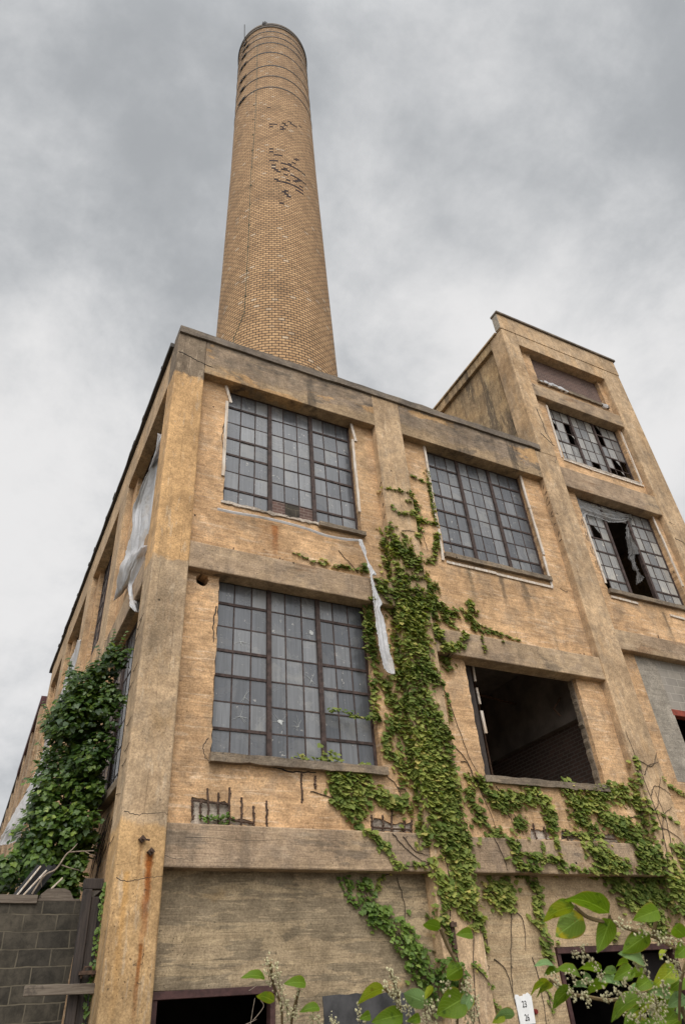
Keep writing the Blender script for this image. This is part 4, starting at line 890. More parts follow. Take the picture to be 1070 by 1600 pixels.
IVY_MAIN = [(0.1, [(6.34, 8.43), (6.37, 8.35)]), (0.07, [(6.85, 8.77), (6.81, 8.58), (6.93, 8.48)]), (0.09, [(6.62, 8.45), (6.75, 8.3)]), (0.03, [(6.92, 8.25), (7.16, 8.18), (7.52, 8.1), (7.79, 8.04), (8.04, 8.01)]), (0.05, [(6.95, 8.09), (7.32, 8.06), (7.5, 8.03)]), (0.08, [(6.82, 8.2), (6.84, 8.08)]), (0.03, [(6.82, 7.87), (6.83, 7.68), (6.81, 7.49)]), (0.03, [(7.36, 7.88), (7.38, 7.78)]), (0.03, [(4.87, 11.16), (5.14, 11.21), (5.47, 11.24), (5.61, 11.19)]), (0.1, [(5.62, 11.26), (5.79, 11.18), (5.79, 10.91)]), (0.04, [(5.43, 10.96), (5.56, 10.97)]), (0.04, [(4.99, 10.71), (5.21, 10.55), (5.51, 10.63)]), (0.08, [(5.57, 10.62), (5.79, 10.65), (5.78, 10.43), (5.62, 10.04)]), (0.06, [(5.84, 10.66), (6.09, 10.68), (6.31, 10.72)]), (0.03, [(5.83, 11.99), (6.04, 11.94), (6.27, 11.89)]), (0.04, [(6.33, 12.35), (6.3, 11.66), (6.31, 11.1), (6.31, 10.7)]), (0.07, [(5.24, 9.91), (5.31, 9.84)]), (0.1, [(4.86, 10.15), (4.85, 9.69), (4.81, 9.18)]), (0.15, [(4.92, 9.78), (5.0, 9.57), (5.16, 9.33), (5.38, 9.22)]), (0.12, [(5.25, 9.67), (5.29, 9.44)]), (0.08, [(5.57, 9.5), (5.47, 9.36)]), (0.06, [(5.4, 9.15), (5.52, 9.18)]), (0.06, [(6.28, 10.43), (6.17, 10.01), (6.07, 9.66), (5.87, 9.55)]), (0.17, [(4.97, 9.06), (5.0, 8.84), (5.01, 8.62)]), (0.21, [(5.0, 8.4), (5.02, 8.05), (5.01, 7.71)]), (0.05, [(5.26, 8.93), (5.6, 8.95), (5.86, 9.29)]), (0.06, [(4.37, 8.72), (4.58, 8.73), (4.84, 8.71)]), (0.13, [(4.45, 8.49), (4.66, 8.46), (4.87, 8.39)]), (0.08, [(4.66, 8.26), (4.78, 8.04), (4.89, 7.79)]), (0.19, [(5.3, 8.46), (5.56, 8.48), (5.41, 8.23), (5.2, 8.02), (5.18, 7.67)]), (0.09, [(5.83, 8.98), (5.86, 8.68), (5.85, 8.38), (5.8, 8.08)]), (0.05, [(6.02, 9.05), (6.04, 8.83)]), (0.12, [(5.84, 8.67), (6.03, 8.45), (6.16, 8.29)]), (0.09, [(4.29, 8.23), (4.24, 7.94), (4.23, 7.67), (4.22, 7.44)]), (0.07, [(5.84, 8.02), (5.74, 7.64)]), (0.03, [(2.71, 9.03), (2.89, 9.02), (3.09, 8.94), (3.39, 8.93)]), (0.04, [(3.37, 9.04), (3.41, 8.96)]), (0.05, [(3.56, 8.92), (3.84, 8.96), (4.09, 8.96), (4.31, 8.97)]), (0.06, [(4.25, 9.05), (4.31, 9.03)]), (0.12, [(4.29, 7.92), (4.23, 7.48), (4.24, 7.01)]), (0.06, [(4.2, 6.68), (4.21, 6.38), (4.17, 6.04), (4.23, 5.85)]), (0.09, [(4.35, 6.67), (4.52, 6.48), (4.53, 6.21)]), (0.03, [(3.3, 5.94), (3.56, 5.95)]), (0.05, [(3.59, 5.94), (3.77, 5.9), (4.01, 5.89), (4.23, 5.87)]), (0.33, [(5.12, 7.96), (5.05, 7.52)]), (0.32, [(5.08, 7.26), (5.06, 6.89)]), (0.14, [(4.78, 6.98), (4.76, 6.58)]), (0.14, [(5.39, 6.83), (5.52, 6.63)]), (0.27, [(5.03, 6.43), (5.06, 6.13)]), (0.14, [(4.73, 6.3), (4.73, 6.03)]), (0.15, [(5.29, 6.02), (5.44, 5.77), (5.55, 5.52)]), (0.28, [(4.88, 5.85), (5.02, 5.54)]), (0.31, [(4.92, 5.34), (5.27, 5.25)]), (0.33, [(5.0, 4.92), (5.26, 4.76)]), (0.08, [(4.49, 5.91), (4.62, 5.79), (4.38, 5.58), (4.33, 5.39), (4.47, 5.22), (4.64, 5.08), (4.8, 4.97)]), (0.08, [(4.69, 5.77), (4.79, 5.65)]), (0.03, [(5.82, 6.57), (5.83, 6.29), (5.8, 6.04)]), (0.08, [(5.7, 7.8), (5.75, 7.57), (5.9, 7.46), (6.26, 7.54), (6.41, 7.84)]), (0.13, [(5.9, 7.33), (5.93, 7.14)]), (0.08, [(6.06, 8.19), (6.26, 8.1)]), (0.07, [(6.68, 8.35), (6.76, 8.28)]), (0.05, [(2.6, 5.1), (2.88, 5.08), (3.1, 5.05)]), (0.16, [(3.22, 5.1), (3.36, 4.96), (3.41, 4.73)]), (0.07, [(3.86, 5.05), (3.88, 4.91)]), (0.19, [(3.54, 4.8), (3.77, 4.81), (3.89, 4.62), (3.73, 4.52)]), (0.09, [(4.13, 4.66), (4.29, 4.56)]), (0.14, [(3.39, 4.57), (3.41, 4.53)]), (0.05, [(5.89, 5.01), (6.06, 4.98)]), (0.09, [(5.97, 4.8), (5.96, 4.59)]), (0.13, [(3.36, 4.55), (3.46, 4.42), (3.63, 4.3), (3.67, 4.19)]), (0.09, [(3.63, 4.49), (3.66, 4.43)]), (0.06, [(3.74, 4.06), (3.83, 3.95), (4.0, 3.8), (4.12, 3.73)]), (0.04, [(4.15, 3.65), (4.26, 3.53), (4.49, 3.53), (4.75, 3.54), (4.91, 3.61)]), (0.03, [(4.29, 3.49), (4.22, 3.47), (4.05, 3.39), (3.93, 3.2)]), (0.13, [(4.18, 4.54), (4.45, 4.5), (4.65, 4.43)]), (0.38, [(5.11, 5.19), (5.15, 4.98)]), (0.38, [(5.18, 4.84), (5.18, 4.52)]), (0.38, [(5.21, 4.32), (5.27, 4.13)]), (0.27, [(5.36, 3.89), (5.4, 3.73)]), (0.2, [(5.41, 3.52), (5.39, 3.26)]), (0.16, [(5.42, 3.06), (5.46, 3.01)]), (0.1, [(4.89, 4.13), (4.73, 3.82)]), (0.09, [(4.82, 3.54), (4.98, 3.35), (5.0, 3.1), (4.87, 2.82), (4.91, 2.68)]), (0.11, [(5.02, 3.19), (5.18, 3.06)])]
IVY_RIGHT = [(0.22, [(5.42, 3.88), (5.41, 3.48)]), (0.21, [(5.4, 3.11), (5.46, 3.02)]), (0.11, [(6.09, 4.54), (6.08, 4.29)]), (0.12, [(6.1, 4.99), (6.32, 4.89), (6.46, 4.67), (6.72, 4.53)]), (0.14, [(6.46, 4.67), (7.07, 4.68), (7.42, 4.82), (7.59, 4.71), (7.69, 4.5), (7.73, 4.32)]), (0.1, [(7.02, 4.32), (6.87, 4.15)]), (0.07, [(7.73, 4.32), (7.64, 4.13)]), (0.08, [(6.23, 4.11), (6.46, 4.07), (6.58, 3.95), (6.63, 3.78), (6.57, 3.54), (6.87, 3.48)]), (0.07, [(6.8, 3.68), (7.19, 3.69), (7.52, 3.66), (7.56, 3.49)]), (0.03, [(7.26, 3.93), (7.18, 3.76)]), (0.05, [(7.57, 4.01), (7.56, 3.83)]), (0.07, [(6.97, 3.53), (6.98, 3.48)]), (0.15, [(6.02, 3.27), (6.22, 3.15), (6.48, 3.28), (6.28, 3.03)]), (0.08, [(6.97, 3.35), (7.1, 3.28), (7.04, 3.08), (6.98, 2.89), (6.91, 2.73), (7.0, 2.63)]), (0.08, [(7.04, 2.46), (7.04, 2.31)]), (0.04, [(7.27, 2.46), (7.27, 2.43)]), (0.19, [(8.31, 4.93), (8.53, 4.68), (8.27, 4.47)]), (0.16, [(8.85, 4.84), (9.48, 4.96), (9.93, 4.9)]), (0.2, [(8.78, 4.67), (9.07, 4.53), (9.26, 4.3), (9.7, 4.29)]), (0.11, [(8.47, 4.42), (8.67, 4.24)]), (0.04, [(7.95, 4.17), (8.37, 4.15), (8.91, 4.13)]), (0.06, [(10.19, 5.62), (10.16, 5.35), (10.07, 5.08)]), (0.13, [(10.05, 4.82), (10.04, 4.32)]), (0.21, [(8.45, 3.93), (8.53, 3.71), (8.88, 3.5), (8.99, 3.25), (9.25, 3.08), (9.57, 2.93), (9.74, 2.69)]), (0.05, [(7.69, 3.56), (7.98, 3.51), (8.6, 3.48)]), (0.09, [(8.73, 3.68), (9.1, 3.65)]), (0.28, [(9.76, 3.96), (9.89, 3.74), (10.05, 3.48), (10.14, 3.25), (10.24, 3.0)]), (0.21, [(9.57, 3.44), (9.96, 3.15)]), (0.13, [(10.51, 3.86), (10.63, 3.86)]), (0.17, [(9.72, 4.08), (9.51, 3.55)]), (0.27, [(10.58, 3.41), (10.37, 2.9)]), (0.03, [(10.1, 4.65), (10.43, 4.56), (10.79, 4.41)]), (0.04, [(10.82, 5.25), (11.26, 5.15), (11.52, 5.01)]), (0.03, [(8.65, 2.57), (8.5, 2.45)]), (0.03, [(5.88, 2.84), (5.61, 2.63), (5.82, 2.42)]), (0.08, [(5.46, 2.72), (5.82, 2.78)])]
IVY_LOW = [(0.03, [(3.32, 3.4), (3.4, 3.19), (3.51, 3.04)]), (0.05, [(3.46, 3.39), (3.57, 3.27)]), (0.11, [(3.71, 3.32), (3.8, 3.15), (3.87, 2.94), (4.02, 2.84)]), (0.14, [(3.79, 2.93), (4.07, 2.82)]), (0.19, [(4.28, 2.67), (4.4, 2.48)]), (0.19, [(4.49, 2.34), (4.65, 2.18)]), (0.21, [(4.71, 2.1), (4.79, 1.86)]), (0.18, [(4.95, 2.14), (5.0, 2.01)]), (0.04, [(3.45, 3.35), (3.52, 3.13), (3.65, 2.96)]), (0.04, [(5.03, 2.64), (5.02, 2.36)]), (0.06, [(5.0, 2.67), (5.01, 2.53)])]
IVY_TINY = [(0.06, [(1.16, 4.16), (1.4, 4.1), (1.6, 4.14)])]
IVY_DRIP = [(0.05, [(5.36, 2.2), (5.52, 2.08), (5.63, 1.94)]), (0.03, [(5.63, 1.93), (5.84, 1.72), (5.86, 1.63)]), (0.05, [(6.86, 1.83), (6.89, 1.58)]), (0.06, [(7.03, 2.45), (7.03, 2.28)]), (0.02, [(5.83, 2.74), (5.85, 2.45), (5.62, 2.15)])]
KNOT_RIGHT = ([((-0.553, -8.72, 1.805), (-0.668, -8.711, 1.836), 0.038, 0), ((-0.624, -8.695, 1.822), (-0.697, -8.663, 1.799), 0.03, 1), ((-0.603, -8.691, 1.803), (-0.664, -8.657, 1.77), 0.054, 2), ((-0.548, -8.715, 1.795), (-0.574, -8.678, 1.736), 0.039, 0), ((-0.464, -8.735, 1.764), (-0.527, -8.701, 1.732), 0.039, 0), ((-0.459, -8.773, 1.804), (-0.521, -8.752, 1.788), 0.036, 0), ((-0.462, -8.694, 1.715), (-0.533, -8.699, 1.733), 0.03, 3), ((-0.393, -8.766, 1.753), (-0.442, -8.783, 1.772), 0.033, 0), ((-0.388, -8.754, 1.735), (-0.422, -8.747, 1.717), 0.03, 0), ((-0.51, -8.462, 1.726), (-0.572, -8.461, 1.731), 0.014, 3), ((-0.502, -8.461, 1.72), (-0.546, -8.458, 1.711), 0.018, 0), ((-0.45, -8.476, 1.702), (-0.523, -8.481, 1.722), 0.022, 0), ((-0.408, -8.506, 1.71), (-0.479, -8.501, 1.718), 0.02, 0), ((-0.375, -8.52, 1.705), (-0.425, -8.522, 1.707), 0.018, 3), ((-0.342, -8.544, 1.711), (-0.395, -8.525, 1.691), 0.033, 0), ((-0.359, -8.509, 1.681), (-0.427, -8.509, 1.693), 0.022, 3), ((-0.387, -8.497, 1.686), (-0.45, -8.471, 1.664), 0.022, 0), ((-0.3, -8.546, 1.686), (-0.345, -8.533, 1.667), 0.033, 0), ((-0.515, -8.436, 1.698), (-0.566, -8.416, 1.675), 0.014, 1), ((-0.503, -8.434, 1.689), (-0.552, -8.419, 1.67), 0.013, 1), ((-0.464, -8.452, 1.683), (-0.511, -8.422, 1.646), 0.029, 0), ((-0.43, -8.469, 1.681), (-0.478, -8.474, 1.686), 0.014, 3), ((-0.355, -8.547, 1.723), (-0.399, -8.545, 1.716), 0.013, 0), ((-0.311, -8.514, 1.655), (-0.38, -8.467, 1.613), 0.033, 0), ((-0.249, -8.593, 1.707), (-0.309, -8.557, 1.67), 0.04, 1), ((-0.224, -8.586, 1.683), (-0.269, -8.572, 1.662), 0.036, 0), ((-0.214, -8.562, 1.648), (-0.267, -8.547, 1.631), 0.033, 3), ((-0.253, -8.553, 1.662), (-0.32, -8.546, 1.666), 0.036, 3), ((-0.229, -8.531, 1.621), (-0.259, -8.529, 1.605), 0.029, 0), ((-0.281, -8.604, 1.741), (-0.308, -8.602, 1.723), 0.011, 1), ((-0.423, -8.484, 1.694), (-0.466, -8.5, 1.707), 0.022, 3), ((-0.344, -8.531, 1.697), (-0.379, -8.531, 1.687), 0.022, 0), ((-0.314, -8.551, 1.701), (-0.364, -8.551, 1.699), 0.022, 0), ((-0.162, -8.392, 1.634), (-0.196, -8.388, 1.618), 0.016, 1), ((-0.053, -8.346, 1.638), (-0.092, -8.326, 1.608), 0.026, 1), ((-0.156, -8.377, 1.676), (-0.201, -8.37, 1.664), 0.026, 3), ((-0.248, -8.448, 1.614), (-0.294, -8.453, 1.618), 0.021, 1), ((-0.042, -8.192, 1.591), (-0.069, -8.17, 1.55), 0.035, 1), ((-0.09, -8.327, 1.592), (-0.157, -8.306, 1.579), 0.037, 0), ((-0.27, -8.49, 1.664), (-0.295, -8.479, 1.635), 0.027, 0), ((-0.081, -8.436, 1.628), (-0.114, -8.423, 1.6), 0.027, 3), ((-0.194, -8.404, 1.672), (-0.207, -8.4, 1.642), 0.025, 0), ((-0.248, -8.477, 1.668), (-0.281, -8.456, 1.631), 0.033, 0), ((-0.176, -8.404, 1.655), (-0.194, -8.391, 1.618), 0.026, 1), ((-0.001, -8.222, 1.592), (-0.027, -8.205, 1.556), 0.026, 1), ((-0.116, -8.401, 1.6), (-0.183, -8.387, 1.594), 0.03, 0), ((-0.104, -8.433, 1.602), (-0.156, -8.414, 1.58), 0.026, 1), ((-0.069, -8.321, 1.655), (-0.097, -8.305, 1.621), 0.028, 1), ((-0.071, -8.426, 1.677), (-0.149, -8.415, 1.683), 0.041, 3), ((-0.199, -8.495, 1.623), (-0.233, -8.492, 1.608), 0.017, 0), ((-0.093, -8.298, 1.593), (-0.142, -8.281, 1.571), 0.036, 0), ((-0.068, -8.388, 1.661), (-0.071, -8.374, 1.613), 0.033, 0), ((-0.062, -8.355, 1.667), (-0.084, -8.347, 1.639), 0.019, 0), ((-0.098, -8.397, 1.601), (-0.169, -8.387, 1.602), 0.028, 0), ((-0.045, -8.359, 1.626), (-0.079, -8.342, 1.595), 0.025, 1), ((-0.052, -8.36, 1.665), (-0.098, -8.347, 1.647), 0.022, 0), ((-0.053, -8.371, 1.676), (-0.107, -8.37, 1.676), 0.024, 1), ((-0.202, -8.445, 1.661), (-0.254, -8.438, 1.654), 0.022, 0), ((-0.15, -8.493, 1.649), (-0.218, -8.49, 1.656), 0.031, 1), ((-0.053, -8.293, 1.627), (-0.064, -8.292, 1.599), 0.019, 3), ((-0.047, -8.371, 1.664), (-0.108, -8.352, 1.65), 0.04, 1), ((-0.023, -8.306, 1.678), (-0.079, -8.281, 1.652), 0.038, 0), ((-0.054, -8.331, 1.686), (-0.091, -8.324, 1.669), 0.018, 3), ((-0.215, -8.485, 1.666), (-0.271, -8.489, 1.674), 0.025, 3), ((-0.072, -8.333, 1.616), (-0.084, -8.323, 1.579), 0.024, 1), ((-0.009, -8.332, 1.652), (-0.065, -8.34, 1.663), 0.026, 0), ((0.04, -8.337, 1.645), (0.011, -8.329, 1.622), 0.024, 3), ((-0.062, -8.263, 1.625), (-0.114, -8.235, 1.593), 0.033, 0), ((-0.007, -8.359, 1.69), (-0.057, -8.352, 1.681), 0.028, 0), ((-0.083, -8.397, 1.645), (-0.142, -8.411, 1.666), 0.022, 0)], [[(-0.616, -8.686, 1.823), (-0.584, -8.686, 1.802), (-0.54, -8.7, 1.789), (-0.496, -8.713, 1.775), (-0.448, -8.726, 1.759), (-0.398, -8.733, 1.734), (-0.367, -8.735, 1.717)], [(-0.508, -8.428, 1.702), (-0.455, -8.433, 1.672), (-0.421, -8.445, 1.664), (-0.367, -8.466, 1.653), (-0.327, -8.492, 1.657), (-0.279, -8.526, 1.665), (-0.232, -8.554, 1.667)], [(-0.258, -8.643, 1.721), (-0.261, -8.603, 1.677), (-0.244, -8.55, 1.604)], [(-0.54, -8.7, 1.789), (-0.543, -8.711, 1.804)], [(-0.528, -8.705, 1.788), (-0.539, -8.707, 1.796)], [(-0.448, -8.726, 1.759), (-0.449, -8.765, 1.805)]], [[(-0.536, -8.719, 1.792), (-0.508, -8.72, 1.774)], [(-0.486, -8.735, 1.778), (-0.473, -8.73, 1.764)], [(-0.456, -8.741, 1.766), (-0.44, -8.734, 1.746)], [(-0.426, -8.745, 1.751), (-0.398, -8.753, 1.741)], [(-0.421, -8.723, 1.722), (-0.396, -8.723, 1.705)], [(-0.606, -8.636, 1.742), (-0.577, -8.639, 1.726)], [(-0.593, -8.651, 1.75), (-0.555, -8.644, 1.716)], [(-0.63, -8.593, 1.706), (-0.619, -8.583, 1.687)], [(-0.593, -8.589, 1.678), (-0.58, -8.584, 1.664)], [(-0.567, -8.595, 1.668), (-0.545, -8.593, 1.651)], [(-0.52, -8.619, 1.665), (-0.509, -8.609, 1.646)], [(-0.504, -8.631, 1.669), (-0.484, -8.633, 1.657)], [(-0.492, -8.653, 1.686), (-0.469, -8.649, 1.666)], [(-0.463, -8.652, 1.666), (-0.443, -8.646, 1.646)], [(-0.443, -8.653, 1.654), (-0.412, -8.647, 1.626)], [(-0.428, -8.669, 1.663), (-0.413, -8.65, 1.631)], [(-0.415, -8.689, 1.678), (-0.399, -8.662, 1.635)], [(-0.466, -8.613, 1.622), (-0.449, -8.615, 1.613)], [(-0.444, -8.631, 1.628), (-0.44, -8.62, 1.613)], [(-0.434, -8.64, 1.633), (-0.413, -8.633, 1.611)], [(-0.413, -8.65, 1.631), (-0.396, -8.642, 1.61)], [(-0.396, -8.721, 1.702), (-0.385, -8.713, 1.686)], [(-0.466, -8.694, 1.717), (-0.449, -8.679, 1.688)], [(-0.484, -8.686, 1.719), (-0.468, -8.682, 1.705)], [(-0.607, -8.606, 1.707), (-0.588, -8.605, 1.693)], [(-0.542, -8.637, 1.7), (-0.533, -8.632, 1.689)], [(-0.568, -8.615, 1.691), (-0.557, -8.614, 1.683)]])
KNOT_LEFT = ([((-1.107, -8.078, 1.753), (-1.169, -8.076, 1.757), 0.02, 0), ((-1.013, -8.116, 1.735), (-1.071, -8.114, 1.738), 0.026, 0), ((-1.073, -8.055, 1.704), (-1.126, -8.067, 1.719), 0.024, 1), ((-0.969, -8.097, 1.684), (-1.022, -8.092, 1.68), 0.021, 0)], [[(-1.099, -8.093, 1.783), (-1.08, -8.067, 1.739), (-1.051, -8.045, 1.695), (-1.034, -8.01, 1.643)], [(-1.02, -8.09, 1.726), (-1.02, -8.046, 1.676), (-1.015, -8.02, 1.641)]], [[(-1.115, -8.106, 1.791), (-1.092, -8.075, 1.739)], [(-1.084, -8.1, 1.764), (-1.053, -8.058, 1.694)], [(-1.069, -8.082, 1.733), (-1.028, -8.052, 1.671)], [(-1.025, -8.101, 1.726), (-1.018, -8.054, 1.666)], [(-1.046, -8.069, 1.702), (-1.033, -8.043, 1.663)], [(-1.089, -8.112, 1.781), (-1.088, -8.087, 1.751)], [(-0.982, -8.079, 1.672), (-0.973, -8.065, 1.651)], [(-0.937, -8.098, 1.665), (-0.923, -8.091, 1.647)], [(-0.966, -8.083, 1.667), (-0.961, -8.071, 1.65)]])
KNOT_MID = ([((-0.897, -8.303, 1.71), (-0.957, -8.276, 1.685), 0.026, 1), ((-0.798, -8.327, 1.674), (-0.868, -8.336, 1.697), 0.04, 3), ((-0.844, -8.287, 1.657), (-0.918, -8.266, 1.648), 0.04, 0), ((-0.912, -8.253, 1.662), (-0.944, -8.258, 1.656), 0.02, 0), ((-0.796, -8.355, 1.705), (-0.82, -8.35, 1.682), 0.015, 1), ((-0.81, -8.439, 1.813), (-0.863, -8.445, 1.821), 0.024, 0), ((-0.745, -8.411, 1.737), (-0.787, -8.4, 1.718), 0.04, 0), ((-0.725, -8.374, 1.68), (-0.788, -8.343, 1.652), 0.061, 0), ((-0.807, -8.302, 1.65), (-0.845, -8.304, 1.644), 0.02, 0), ((-0.741, -8.466, 1.798), (-0.788, -8.467, 1.797), 0.025, 0), ((-0.61, -8.403, 1.639), (-0.668, -8.397, 1.637), 0.022, 3), ((-0.634, -8.393, 1.642), (-0.668, -8.39, 1.628), 0.021, 1), ((-0.714, -8.384, 1.685), (-0.736, -8.369, 1.649), 0.031, 3)], [[(-0.885, -8.32, 1.74), (-0.856, -8.294, 1.69), (-0.829, -8.253, 1.625)], [(-0.738, -8.401, 1.737), (-0.729, -8.358, 1.681), (-0.716, -8.31, 1.616)], [(-0.804, -8.429, 1.814), (-0.778, -8.412, 1.776), (-0.745, -8.398, 1.738)], [(-0.891, -8.292, 1.711), (-0.865, -8.29, 1.691)]], [[(-0.893, -8.334, 1.744), (-0.861, -8.302, 1.686)], [(-0.894, -8.309, 1.716), (-0.851, -8.29, 1.666)], [(-0.881, -8.326, 1.727), (-0.862, -8.291, 1.674)], [(-0.939, -8.253, 1.68), (-0.93, -8.231, 1.648)], [(-0.841, -8.305, 1.677), (-0.826, -8.282, 1.64)], [(-0.807, -8.329, 1.682), (-0.79, -8.3, 1.637)], [(-0.788, -8.335, 1.677), (-0.779, -8.306, 1.637)], [(-0.771, -8.374, 1.711), (-0.754, -8.345, 1.666)], [(-0.735, -8.394, 1.711), (-0.695, -8.351, 1.635)], [(-0.72, -8.398, 1.706), (-0.708, -8.356, 1.648)], [(-0.705, -8.389, 1.684), (-0.692, -8.35, 1.63)]])

def bare(pts, r, st, rnd):
    P = smooth_path([Vector((a, 0, b)) for a, b in pts], 6)
    st.tube([Vector((q.x+rnd.uniform(-.012, .012), surf(q.x, q.z)-.012, q.z+rnd.uniform(-.01, .01))) for q in P], r, r*.45, n=5)
iv = ivy('ivy', IVY_MAIN, M['ivy'], 'tall mass of green ivy climbing the middle pilaster between the two front bays')
rb_ = random.Random(5); st = MB()
for pts in ([(5.1, .0), (5.2, 1.5), (5.05, 2.6), (5.15, 3.4), (5.0, 4.2), (5.2, 5.2), (5.1, 6.5), (5.2, 8)], [(5.45, 0), (5.3, 1.8), (5.5, 3), (5.35, 4.5), (5.4, 6.2)],
            [(5.7, 6.9), (5.9, 6.2), (6.1, 5.4), (6.3, 5.0)], [(5.75, 5.6), (6.0, 5.35), (6.15, 5.0), (6.3, 4.6), (6.45, 4.1)], [(5.9, 5.3), (6.05, 5.25), (6.1, 4.95)], [(4.3, 4.95), (4.5, 4.75), (4.55, 4.5)], [(4.5, 4.75), (4.65, 4.72), (4.62, 4.5)],
            [(2.9, 4.6), (3.3, 4.5), (3.7, 4.3), (3.9, 4.2)], [(4.2, 4.0), (4.4, 3.8), (4.7, 3.62), (4.86, 3.6)], [(4.4, 3.95), (4.6, 3.75), (4.84, 3.7)], [(4.35, 3.4), (4.42, 3.0), (4.35, 2.6)], [(3.7, 9.35), (3.95, 9.1), (4.12, 8.9)], [(5.2, 10.1), (5.5, 10.15), (5.75, 10.1)], [(5.8, 10.6), (5.9, 10.2), (5.95, 9.9)]): bare(pts, .008, st, rb_)
st.build('bare_stem', M['stem'], iv)
iv = ivy('ivy', IVY_RIGHT, M['ivy'], 'spreading ivy across the lower right bay below the empty black window opening', rnd=random.Random(33))
st = MB()
for pts in ([(6.5, 3.2), (6.45, 2.9), (6.3, 2.4), (6.2, 1.9), (6.25, 1.2)], [(6.45, 3.0), (6.65, 2.8), (6.6, 2.4)], [(6.3, 3.1), (6.42, 2.9)], [(6.7, 2.3), (6.75, 1.9), (6.7, 1.2)], [(6.2, 4.0), (6.3, 3.75), (6.35, 3.5)], [(5.95, 2.3), (6.15, 2.1), (6.2, 1.7)],
            [(9.0, 4.4), (10.2, 4.6), (10.5, 4.9), (10.75, 5.3)], [(10.2, 4.0), (10.45, 4.5), (10.8, 4.7)], [(10.3, 4.9), (10.5, 5.1), (10.8, 5.0), (11.0, 4.8)], [(10.2, 4.3), (10.6, 4.2), (10.9, 3.9)], [(10.3, 5.3), (10.5, 5.5), (10.85, 5.6)], [(10.25, 5.6), (10.6, 5.5), (10.85, 5.75), (11.0, 6.0)], [(10.1, 3.5), (10.3, 4.2), (10.25, 5.2), (10.15, 6.2)], [(10.3, 3.6), (10.5, 4.4), (10.45, 5.0)], [(6.6, 4.9), (6.75, 4.6), (6.9, 4.4), (7.0, 4.1)], [(6.4, 4.85), (6.7, 4.5), (6.8, 4.3)]): bare(pts, .008, st, rb_)
st.build('bare_stem', M['stem'], iv)
ivy('ivy', IVY_LOW, M['ivylow'], 'bright green creeper slanting down the lower wall under the left bay beam', .05, .09, 620, fluff=.09, rnd=random.Random(4))
ivy('ivy', IVY_TINY, M['ivylow'], 'small tuft of green creeper on the ledge by the exposed reinforcing bars', .04, .065, 600, rnd=random.Random(4))
ivy('ivy', IVY_DRIP, M['ivy'], 'thin trailing ivy sprigs above the white number plate', .05, .08, 420, rnd=random.Random(9))

# bushy vine on the side wall
VINE = [(-1.04, 6.14), (-0.84, 6.32), (-0.81, 6.87), (-0.4, 6.99), (-0.22, 7.41), (-0.03, 7.42), (0.09, 6.81), (0.13, 6.01), (-0.02, 5.88), (0.06, 5.6), (-0.03, 5.29), (0.04, 4.95), (-0.07, 4.6), (0.02, 4.24), (-0.12, 3.85), (-0.29, 3.74), (-0.52, 3.79), (-0.77, 3.78), (-0.96, 3.57), (-1.15, 3.44), (-1.3, 3.44), (-1.35, 3.82), (-1.07, 3.93), (-1.01, 4.08), (-1.12, 4.34), (-1.03, 4.63), (-1.03, 4.96), (-0.88, 5.07), (-0.96, 5.31), (-0.95, 5.47), (-0.95, 5.77), (-1.04, 5.98)]
def inside(px, pz, poly):
    c = False; j = len(poly)-1
    for i in range(len(poly)):
        if (poly[i][1] > pz) != (poly[j][1] > pz) and px < (poly[j][0]-poly[i][0])*(pz-poly[i][1])/(poly[j][1]-poly[i][1])+poly[i][0]: c = not c
        j = i
    return c
rv = random.Random(21); mb = MB(); st = MB()
clumps = []
while len(clumps) < 230:
    a, b = rv.uniform(-1.35, .15), rv.uniform(3.4, 7.45)
    if inside(a, b, VINE): clumps.append((a, rv.uniform(1.45, 2.5), b, rv.uniform(.10, .22)))
for k in range(40): clumps.append((rv.uniform(-.8, -.25), rv.uniform(1.5, 2.3), rv.uniform(3.1, 3.9), rv.uniform(.12, .2)))
for (a, y_, b, r) in clumps:
    for _ in range(int(46*(r/.15)**2)):
        v = Vector((rv.gauss(0, 1), rv.gauss(0, 1), rv.gauss(0, 1))).normalized()
        p = Vector((a, y_, b))+v*r*rv.uniform(.6, 1.15)
        if not inside(p.x, max(p.z, 3.85), VINE) and rv.random() < .8: continue
        if p.x > .12: continue
        nrm = (v*.5+Vector((-.35, -.55, .75))+Vector((rv.gauss(0, .3), rv.gauss(0, .3), rv.gauss(0, .3)))).normalized()
        dr = (Vector((rv.gauss(0, .6), rv.gauss(0, .6)-.2, -1))); dr = (dr-nrm*dr.dot(nrm)).normalized()
        add_leaf(mb, p, dr, nrm, rv.uniform(.055, .105), rv.uniform(.05, .2))
for i, (a, b) in enumerate(VINE):      # loose shoots breaking the outline
    for k in range(2):
        q = Vector((a, rv.uniform(1.6, 2.1), b)); v = Vector((a+.5, 0, b-5.2)).normalized()*.16
        pts = [q-v*.6, q+v*.3+Vector((0, 0, rv.uniform(-.05, .08))), q+v*rv.uniform(.6, 1.2)+Vector((0, 0, rv.uniform(-.1, .1)))]
        if pts[-1].x > .1: continue
        st.tube(pts, .005, .003, n=4)
        for t in range(6):
            p = pts[0].lerp(pts[2], t/5); nrm = Vector((rv.gauss(-.3, .4), rv.gauss(-.6, .3), .7)).normalized(); dr = Vector((rv.gauss(0, .7), rv.gauss(0, .4), -.8)); dr = (dr-nrm*dr.dot(nrm)).normalized()
            add_leaf(mb, p, dr, nrm, rv.uniform(.05, .09), .1)
Vn = thing('climbing_vine', (-.4, 1.9, 0), 'big bushy dark green vine on the left side wall above the block wall', 'vine')
mb.build('leaves', M['vine'], Vn, fix=False)
